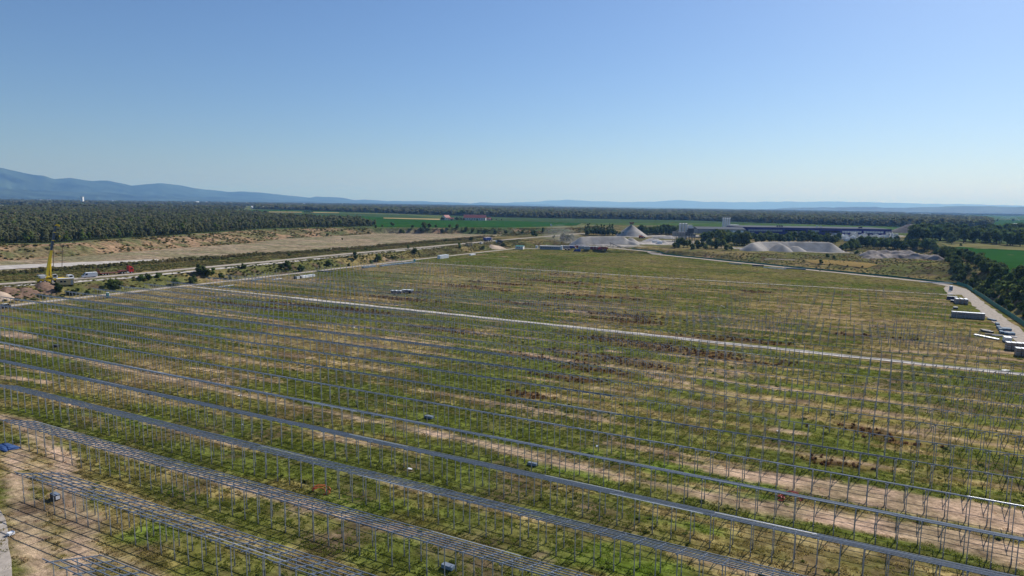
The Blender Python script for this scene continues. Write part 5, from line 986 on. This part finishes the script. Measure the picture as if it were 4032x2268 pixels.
def tree(loc, kind, s, label, group=None, cat='tree', name='broadleaf_tree'):
    ks = [k for k in CROWN if k[0] == kind]; c, tr = CROWN[rt.choice(ks)]
    t = thing(name, label, cat, loc, rt.uniform(0, 6.28), group, (s * rt.uniform(.9, 1.15), s * rt.uniform(.9, 1.15), s))
    for nm, me in (('crown', c), ('trunk', tr)): o = bpy.data.objects.new(nm, me); o.parent = t; COL.objects.link(o)
    return t
def hmul(px, hpx, h0): return 1.22 * hpx * M_PX(*px) / h0
def trees(lst, kind, h0, label, group, cat='tree', name='broadleaf_tree'):
    for x, y, hp in lst: tree(at_px(x, y, -.15), kind, hmul((x, y), hp, h0), label if not isinstance(label, dict) else label[(x, y)], group, cat, name)
def along(px, n, jx, jy, h0, h1, rnd):
    out = []; X = np.array([p[0] for p in px]); Y = np.array([p[1] for p in px]); s = np.r_[0, np.cumsum(np.hypot(np.diff(X), np.diff(Y)))]
    for i in range(n):
        q = s[-1] * (i + rnd.uniform(-.4, .4) + .5) / n; out.append((np.interp(q, s, X) + rnd.uniform(-jx, jx), np.interp(q, s, Y) + rnd.uniform(-jy, jy), rnd.uniform(h0, h1)))
    return out
# hedge above the right-hand road
GH = 'hedge trees above the right hand road'
def along_uv(pts, n, j, rnd):
    P = np.array(pts, float); s = np.r_[0, np.cumsum(np.hypot(*np.diff(P, axis=0).T))]; out = []
    for i in range(n): q = s[-1] * (i + .5) / n; out.append((np.interp(q, s, P[:, 0]) + rnd.uniform(-j, j), np.interp(q, s, P[:, 1]) + rnd.uniform(-j, j)))
    return out
hedge = [(75, 190), (74, 260), (73, 330), (73, 400), (73, 470), (72, 540), (72, 620), (70, 700), (68, 760)]
for u, v in along_uv(hedge, 120, 3.5, rt): tree(Vector(W(u, v, float(zg(u, v)[0]) - .2)), rt.choice(('round', 'round', 'light')), rt.uniform(.6, .95), 'dense green hedge tree on the slope above the screened road', GH, name='hedge_tree')
for u, v in along_uv([(66.5, 190), (66.5, 300), (66, 380), (65, 440), (62, 480), (64, 560)], 110, 3.0, rt): tree(Vector(W(u, v, float(zg(u, v)[0]) - .1)), rt.choice(('shrub', 'shrub', 'dark')), rt.uniform(.8, 1.7), 'bushy green shrub at the fence side of the hedge', 'shrubs below the hedge', 'shrub', 'hedge_shrub')
# wooded strip behind the spoil bank up to the industrial trees
trees(along([(3310, 985), (3420, 978), (3520, 980), (3640, 985)], 34, 14, 9, 26, 44, rt), 'round', 9, 'dark green tree in the strip behind the spoil bank', 'trees behind the spoil bank', name='scrub_tree')
trees(along([(3340, 968), (3460, 958), (3600, 955)], 26, 12, 7, 14, 24, rt), 'round', 9, 'dark tree between the block yard and the spoil bank', 'trees before the block yard', name='scrub_tree')
trees(along([(3590, 945), (3700, 948), (3850, 953), (4032, 965), (4150, 970)], 52, 10, 7, 38, 58, rt), 'round', 9, 'tall dark tree in the belt behind the tan meadow', 'tree belt behind the meadow')
trees(along([(3600, 928), (3750, 930), (3900, 936), (4060, 938)], 40, 14, 6, 36, 52, rt), 'round', 9, 'rear dark tree of the belt before the stone heaps', 'rear trees of the belt')
trees([(3710, 930, 52), (3730, 936, 55), (3790, 925, 48), (3870, 932, 46), (3690, 928, 40)], 'tall', 14, 'slender poplar rising above the dark tree belt', 'poplars in the belt', name='poplar_tree')
trees([(3746, 962, 26)], 'light', 8, 'lone small tree with bare trunk on the tan meadow', None); trees([(3783, 969, 10)], 'shrub', 3.2, 'single low shrub on the tan meadow', None, 'shrub', 'meadow_shrub')
# trees before the warehouse
trees(along([(2930, 948), (3050, 950), (3180, 950), (3300, 955)], 70, 10, 7, 18, 34, rt), 'round', 9, 'grey green scrub tree before the blue warehouse', 'scrub trees before the warehouse', name='scrub_tree')
trees([(3182, 952, 46), (3190, 953, 40)], 'tall', 14, 'dark narrow conifer standing before the blue warehouse', 'narrow conifers before the warehouse', name='conifer_tree')
trees([(2770, 955, 34), (2792, 956, 36), (2830, 952, 40), (2850, 950, 38), (2870, 958, 36)], 'light', 8, 'pale green willow beside the concrete plant road', 'willows by the plant', name='willow_tree'); trees([(2912, 966, 42), (2932, 966, 44), (2900, 962, 36)], 'light', 8, 'big rounded willow by the wide grey gravel heap', 'rounded willows by the gravel heap', name='willow_tree')
trees([(2672, 974, 30), (2690, 976, 34), (2708, 974, 26), (2745, 978, 28), (2760, 979, 24), (2800, 978, 34), (2822, 979, 36), (2840, 978, 30), (2725, 982, 20), (2655, 978, 18), (2780, 984, 20), (2860, 984, 18), (2880, 986, 16)], 'light', 8, 'green bush tree on the slope before the concrete plant', 'bush trees before the plant', name='bush_tree')
trees(along([(2780, 936), (2860, 938), (2935, 940)], 26, 6, 7, 22, 36, rt), 'round', 9, 'dark tree in front of the pale industrial hall', 'trees before the pale hall')
trees(along([(2300, 926), (2340, 926), (2385, 926), (2415, 925)], 22, 5, 3, 30, 44, rt), 'tall', 14, 'dark conifer in the close clump behind the long gravel heap', 'conifer clump behind the heap', name='conifer_tree'); trees(along([(2305, 928), (2410, 927)], 10, 5, 2, 22, 30, rt), 'round', 9, 'dark tree at the front of the conifer clump', 'front trees of the conifer clump')
trees([(2428, 928, 16), (2443, 928, 16), (2458, 929, 14)], 'dark', 3.4, 'round dark bush at the foot of the conical heap', 'bushes by the conical heap', 'shrub', 'round_bush')
trees(along([(2520, 922), (2620, 922), (2690, 924)], 40, 6, 4, 20, 36, rt), 'round', 9, 'dark tree in the row between conical heap and plant', 'trees between cone and plant'); trees([(2541, 915, 26), (2587, 916, 26), (2590, 924, 34)], 'tall', 14, 'taller dark tree of the row right of the cone' if False else 'taller pointed tree in the row behind the cone', 'pointed trees behind the cone')
trees([(2055, 921, 14), (2102, 933, 22), (2138, 916, 18), (2096, 916, 9)], 'dark', 3.4, 'dark rounded tree beside the haul road bend', 'trees at the haul road bend', 'tree', 'round_tree'); trees([(2218, 948, 24), (2238, 950, 22), (2252, 946, 20), (2180, 940, 12)], 'light', 8, 'dusty grey tree by the end of the long gravel heap', 'dusty trees by the heap')
# farm trees and single field trees
q9 = lambda x, y: Vector((*G(x, y, NAT), NAT))
for x, y, hp, kd, h0 in ((1741, 868, 15, 'round', 9), (1748, 868, 12, 'round', 9), (1780, 869, 17, 'tall', 14), (1797, 868, 17, 'round', 9), (1801, 869, 16, 'round', 9), (1808, 869, 18, 'tall', 14), (1817, 868, 14, 'round', 9), (1826, 868, 12, 'round', 9), (1832, 867, 15, 'tall', 14), (1847, 864, 13, 'tall', 14), (1880, 869, 9, 'round', 9), (1855, 869, 6, 'round', 9), (1922, 868, 19, 'tall', 14), (1928, 868, 18, 'tall', 14), (1934, 868, 12, 'round', 9), (1954, 867, 7, 'round', 9), (1975, 867, 6, 'round', 9)):
    p = q9(x, y); tree(p, kd, hp * np.hypot(p.x, p.y) / F_PX / h0, 'dark tree standing among the farm buildings' if kd == 'round' else 'narrow dark tree standing among the farm buildings', 'round farm trees' if kd == 'round' else 'narrow farm trees')
for x, y, hp, lb in ((1105, 832, 6, 'lone dark tree at the tan strip near the grey shed'), (1130, 833, 6, 'second lone tree beside the tan strip'), (3927, 872, 9, 'round dark tree beside the irrigation arc'), (3988, 874, 11, 'larger round tree at the end of irrigation arc')): p = q9(x, y); tree(p, 'round', hp * np.hypot(p.x, p.y) / F_PX / 9, lb)
for x in list(range(1200, 1232, 6)) + list(range(1365, 1460, 8)) + list(range(1470, 1500, 9)): p = q9(x, 838 + (x - 1200) * .008 - (2 if x > 1300 else 0)); tree(p, 'round', rt.uniform(6, 9) * np.hypot(p.x, p.y) / F_PX / 9, 'small dark tree in the field copse before the far forest', 'field copse trees', name='field_tree')
# shrubs on the left slopes
GSh = 'shrubs on the left embankment'
for x, y, hp in ((232, 1156, 30), (270, 1160, 20), (290, 1162, 22), (304, 1128, 14), (445, 1112, 34), (455, 1114, 26), (470, 1114, 24), (340, 1135, 18), (560, 1120, 22), (585, 1118, 22), (620, 1112, 18), (690, 1098, 24), (760, 1095, 30), (790, 1096, 36), (815, 1098, 26), (840, 1092, 20), (870, 1094, 20), (1185, 1070, 26), (1140, 1048, 22), (1130, 1060, 20), (1110, 1066, 18), (1295, 1046, 18), (1398, 1030, 26), (1485, 1030, 26), (1545, 1005, 14), (1462, 1038, 12), (1375, 1048, 12), (960, 1075, 18), (905, 1080, 16), (1630, 1005, 18), (1810, 985, 16), (1980, 965, 14), (1900, 975, 14)):
    tree(at_px(x, y, -.1), rt.choice(('shrub', 'shrub', 'dark')), hmul((x, y), hp, 3.3), 'dark green shrub on the rough embankment below the haul road', GSh, 'shrub', 'wild_shrub')
for x, y, hp in ((1138, 1008, 12), (1290, 928, 10), (1348, 944, 7), (1440, 985, 10), (1352, 985, 10), (1368, 986, 11), (1607, 980, 14), (1855, 948, 13), (1755, 950, 10)): tree(at_px(x, y, -.1), 'dark', hmul((x, y), hp, 3.4), 'dark shrub near the thicket beyond the haul road', 'shrubs beyond the haul road', 'shrub', 'wild_shrub')
for x, y, hp in ((1545, 905, 16), (1580, 913, 14), (1590, 916, 16), (1660, 913, 20), (1670, 912, 22), (1690, 916, 18), (1740, 918, 16), (1800, 916, 16), (1860, 918, 16), (1910, 920, 16), (1480, 900, 10), (1450, 902, 8), (1505, 908, 10), (1625, 912, 12), (1715, 914, 12), (1770, 916, 14), (1835, 918, 14), (1885, 920, 12), (1950, 922, 14), (1990, 922, 14)): tree(at_px(x, y, -.2), rt.choice(('round', 'light')), hmul((x, y), hp, 8.5), 'dark bush on the green bank below the crop field', 'bushes on the far bank', 'shrub', 'bank_bush')
for x, y, hp in ((3257, 1015, 14), (3283, 1020, 12), (3372, 1000, 14), (3232, 1038, 14), (3165, 1030, 7), (3268, 1046, 9), (3337, 1049, 6), (3395, 1054, 8), (3450, 1040, 8), (3230, 1066, 8), (3632, 1044, 6)): tree(at_px(x, y, -.1), 'dark', hmul((x, y), hp, 3.4), 'small dark bush on the rough ground beyond the far fence', 'bushes beyond the far fence', 'shrub', 'wild_shrub')

# ------------------------------------------------------------------ grass, weeds, thicket
def clump(name, seed, n, h, r, m, lean=.5, w=.05):
    rng = np.random.default_rng(seed); V = []; Fc = []
    for i in range(n):
        a = rng.uniform(0, 6.28); q = r * rng.random() ** .6; x, y = q * math.cos(a), q * math.sin(a); b = rng.uniform(0, 6.28); hh = h * rng.uniform(.5, 1.1); l = lean * hh * rng.uniform(.2, 1); ww = w * rng.uniform(.7, 1.6)
        dx, dy = math.cos(b) * ww, math.sin(b) * ww; k = len(V); V += [(x - dx, y - dy, -.03), (x + dx, y + dy, -.03), (x + dx * .8 + l * .4 * math.cos(a), y + dy * .8 + l * .4 * math.sin(a), hh * .6), (x + l * math.cos(a), y + l * math.sin(a), hh)]; Fc.append((k, k + 1, k + 2, k + 3))
    return np_mesh(name, V, Fc, m)
COL_G = inst_collection('grass_sources', [src_obj('grass_%d' % k, clump('grass_clump', 400 + k, 34, .17, .42, M['leaf_t'], .9, .07)) for k in range(4)])
COL_W = inst_collection('weed_sources', [src_obj('weed_%d' % k, crown_mesh('weed', .95, .75, 420 + k, M['leaf_t'], 70, .17, 4, .02, core=False)) for k in range(4)])
COL_B = inst_collection('bush_sources', [src_obj('bush_%d' % k, crown_mesh('bush', 1.9, 1.35, 440 + k, M['leaf_t'], 170, .26, 5, .02)) for k in range(4)])
def jit_grid(u0, u1, v0, v1, s, rng):
    a, b = np.meshgrid(np.arange(u0, u1, s), np.arange(v0, v1, s)); P = np.stack([a.ravel(), b.ravel()], 1); return P + rng.uniform(-.5, .5, P.shape) * s
def uv_scatter(name, P, scl, tint, coll, label, rng, dz=-.02):
    w = np.stack([P[:, 0] * EV[0] + P[:, 1] * NV[0], P[:, 0] * EV[1] + P[:, 1] * NV[1], zg(P[:, 0], P[:, 1]) + dz], 1); n = len(P); print(name, n)
    return scatter(name, w, rng.uniform(0, 6.28, n), scl, rng.integers(0, 4, n), tint, coll, label)
def infov(P, m=6):
    w = np.stack([P[:, 0] * EV[0] + P[:, 1] * NV[0], P[:, 0] * EV[1] + P[:, 1] * NV[1]], 1); return (w[:, 1] > 30) & (np.abs(w[:, 0]) < w[:, 1] * .84 + 22)
rng = np.random.default_rng(5)
Ps = [(jit_grid(-230, 60, 26, 135, .72, rng), 1.0), (jit_grid(-284, 56, 135, 240, 1.15, rng), 1.3), (jit_grid(-284, 56, 240, 400, 2.0, rng), 1.9), (jit_grid(-284, 60, 400, 610, 3.4, rng), 1.9)]
P = np.concatenate([p for p, _ in Ps]); S0 = np.concatenate([np.full(len(p), s) for p, s in Ps]); k = infov(P) & inside(P, [(-284, -99), (-284, 574), (-205, 606), (46, 452), (49, 430), (50, -99)]) & ~((np.abs(P[:, 1] - 212.5) < 4.5)) & (P[:, 0] > -90 - (P[:, 1] - 37) * 2.42); P = P[k]; S0 = S0[k]
soil, dry, straw, rust, pale, lane, n2, n3 = site_masks(P); cc, _, _ = site_col(P)
dens = np.clip((1 - soil) * (1 - .55 * straw) * (1 - .6 * lane) * (.35 + 1.1 * n2), 0.03, 1); keep = rng.random(len(P)) < dens * .72; P = P[keep]; S0 = S0[keep]; cc = cc[keep]; ru = rust[keep]; hgt = (.5 + 1.1 * n2[keep]) * rng.uniform(.6, 1.3, len(P))
gcol = np.array(GREEN)[None] * .2 + cc * 1.1; gcol *= rng.uniform(.85, 1.2, (len(P), 1))
uv_scatter('grass', P, np.stack([S0 * rng.uniform(.7, 1.2, len(P)), S0 * rng.uniform(.7, 1.2, len(P)), hgt], 1), gcol, COL_G, 'short tufted grass over the whole solar site', rng)
k = (rng.random(len(P)) < ru * .8); Q = P[k]; c = np.array((.16, .082, .046))[None] * rng.uniform(.6, 1.5, (len(Q), 1)); s = S0[k] * rng.uniform(.6, 1.2, len(Q))
uv_scatter('dock_weeds', Q, np.stack([s * .5, s * .5, .28 + .18 * s], 1), c, COL_W, 'rust brown seeding weeds in patches among the posts', rng)
n2b = fbm(P[:, 0] / 9, P[:, 1] / 4, 66, 3); k = (n2b > .6) & (P[:, 1] < 400) & (rng.random(len(P)) < .05); Q = P[k]; c = np.array((.14, .17, .045))[None] * rng.uniform(.6, 1.3, (len(Q), 1)); s = rng.uniform(.4, .9, len(Q)) * S0[k] ** .5
uv_scatter('tall_weeds', Q, np.stack([s, s, s * .42], 1), c, COL_W, 'taller green weeds scattered between the racking rows', rng)
# rough growth on the slopes and thicket strips
P = np.concatenate([jit_grid(-460, -292, 100, 640, 1.8, rng), jit_grid(-292, 130, 430, 760, 3.0, rng)]); dS = pdist(P, SITE); dH = seg_dist(P, HAUL, False); dP = pdist(P, PLAIN); dN = pdist(P, NATL); dY = pdist(P, YARD)
k = (dS > 4) & (dH > 7) & (dP > 1) & (dN > 0) & (dY > 3) & infov(P); P = P[k]; dS = dS[k]; dH = dH[k]; n = fbm(P[:, 0] / 12, P[:, 1] / 12, 51, 3); k = rng.random(len(P)) < np.clip((n - .25) * 2.4, .2, .95); P = P[k]; n = n[k]
t = np.clip((fbm(P[:, 0] / 18, P[:, 1] / 18, 55, 3) - .35) * 3.0, 0, 1)[:, None]; c = (np.array((.155, .18, .055)) * (1 - t) + np.array((.33, .265, .11)) * t) * rng.uniform(.65, 1.3, (len(P), 1)); s = rng.uniform(.35, .85, len(P)) * np.where(P[:, 1] > 430, .9, 1.0)
uv_scatter('rough_weeds', P, np.stack([s * 1.3, s * 1.3, s * .42], 1), c, COL_B, 'rough tangled weeds covering the slopes round the site', rng)
hd = np.array(HAUL, float); pn = np.array(uvs(PL_NEAR, 2)); Q = []
for i in range(2600):
    tt = rng.random() ** .9 * .93; s_ = np.r_[0, np.cumsum(np.hypot(*np.diff(pn, axis=0).T))]; q = s_[-1] * tt; Q.append((np.interp(q, s_, pn[:, 0]) + rng.uniform(1, 15), np.interp(q, s_, pn[:, 1]) + rng.uniform(-6, 6)))
Q = np.array(Q); k = (seg_dist(Q, HAUL, False) > 8) & (pdist(Q, PLAIN) > .5); Q = Q[k]; t = fbm(Q[:, 0] / 15, Q[:, 1] / 15, 58, 3)[:, None]; c = (np.array((.16, .19, .065)) * (1 - t) + np.array((.34, .24, .12)) * t) * rng.uniform(.65, 1.3, (len(Q), 1)); s = rng.uniform(.6, 1.2, len(Q)) * (.55 + 1.0 * fbm(Q[:, 0] / 11, Q[:, 1] / 11, 68, 3))
uv_scatter('thicket', Q, np.stack([s, s, s * .85], 1), c, COL_B, 'dark bramble thicket strip between the haul road and the tan plain', rng)
# tufts on the tan bank
P = jit_grid(-1000, -330, 100, 1000, 3.2, rng); dP = pdist(P, PLAIN); dN = pdist(P, NATL); k = (dP > 3) & (dN > 0) & infov(P) & (seg_dist(P, HAUL, False) > 12) & (seg_dist(P, CREST, False) < 75); P = P[k]; n = fbm(P[:, 0] / 10, P[:, 1] / 10, 59, 3); far = sst(560, 760, P[:, 1]); k = rng.random(len(P)) < np.clip((n - .42) * 4 + far * .5, 0.04, .95); P = P[k]
c = np.array((.19, .19, .075))[None] * rng.uniform(.75, 1.25, (len(P), 1)); c[rng.random(len(P)) < .3] *= np.array((1.9, 1.35, 1.2)); s = rng.uniform(.5, 1.2, len(P))
uv_scatter('bank_scrub', P, np.stack([s * 1.3, s * 1.3, s * .5], 1), c, COL_B, 'low scrub dotted over the tan bank below the wood', rng)
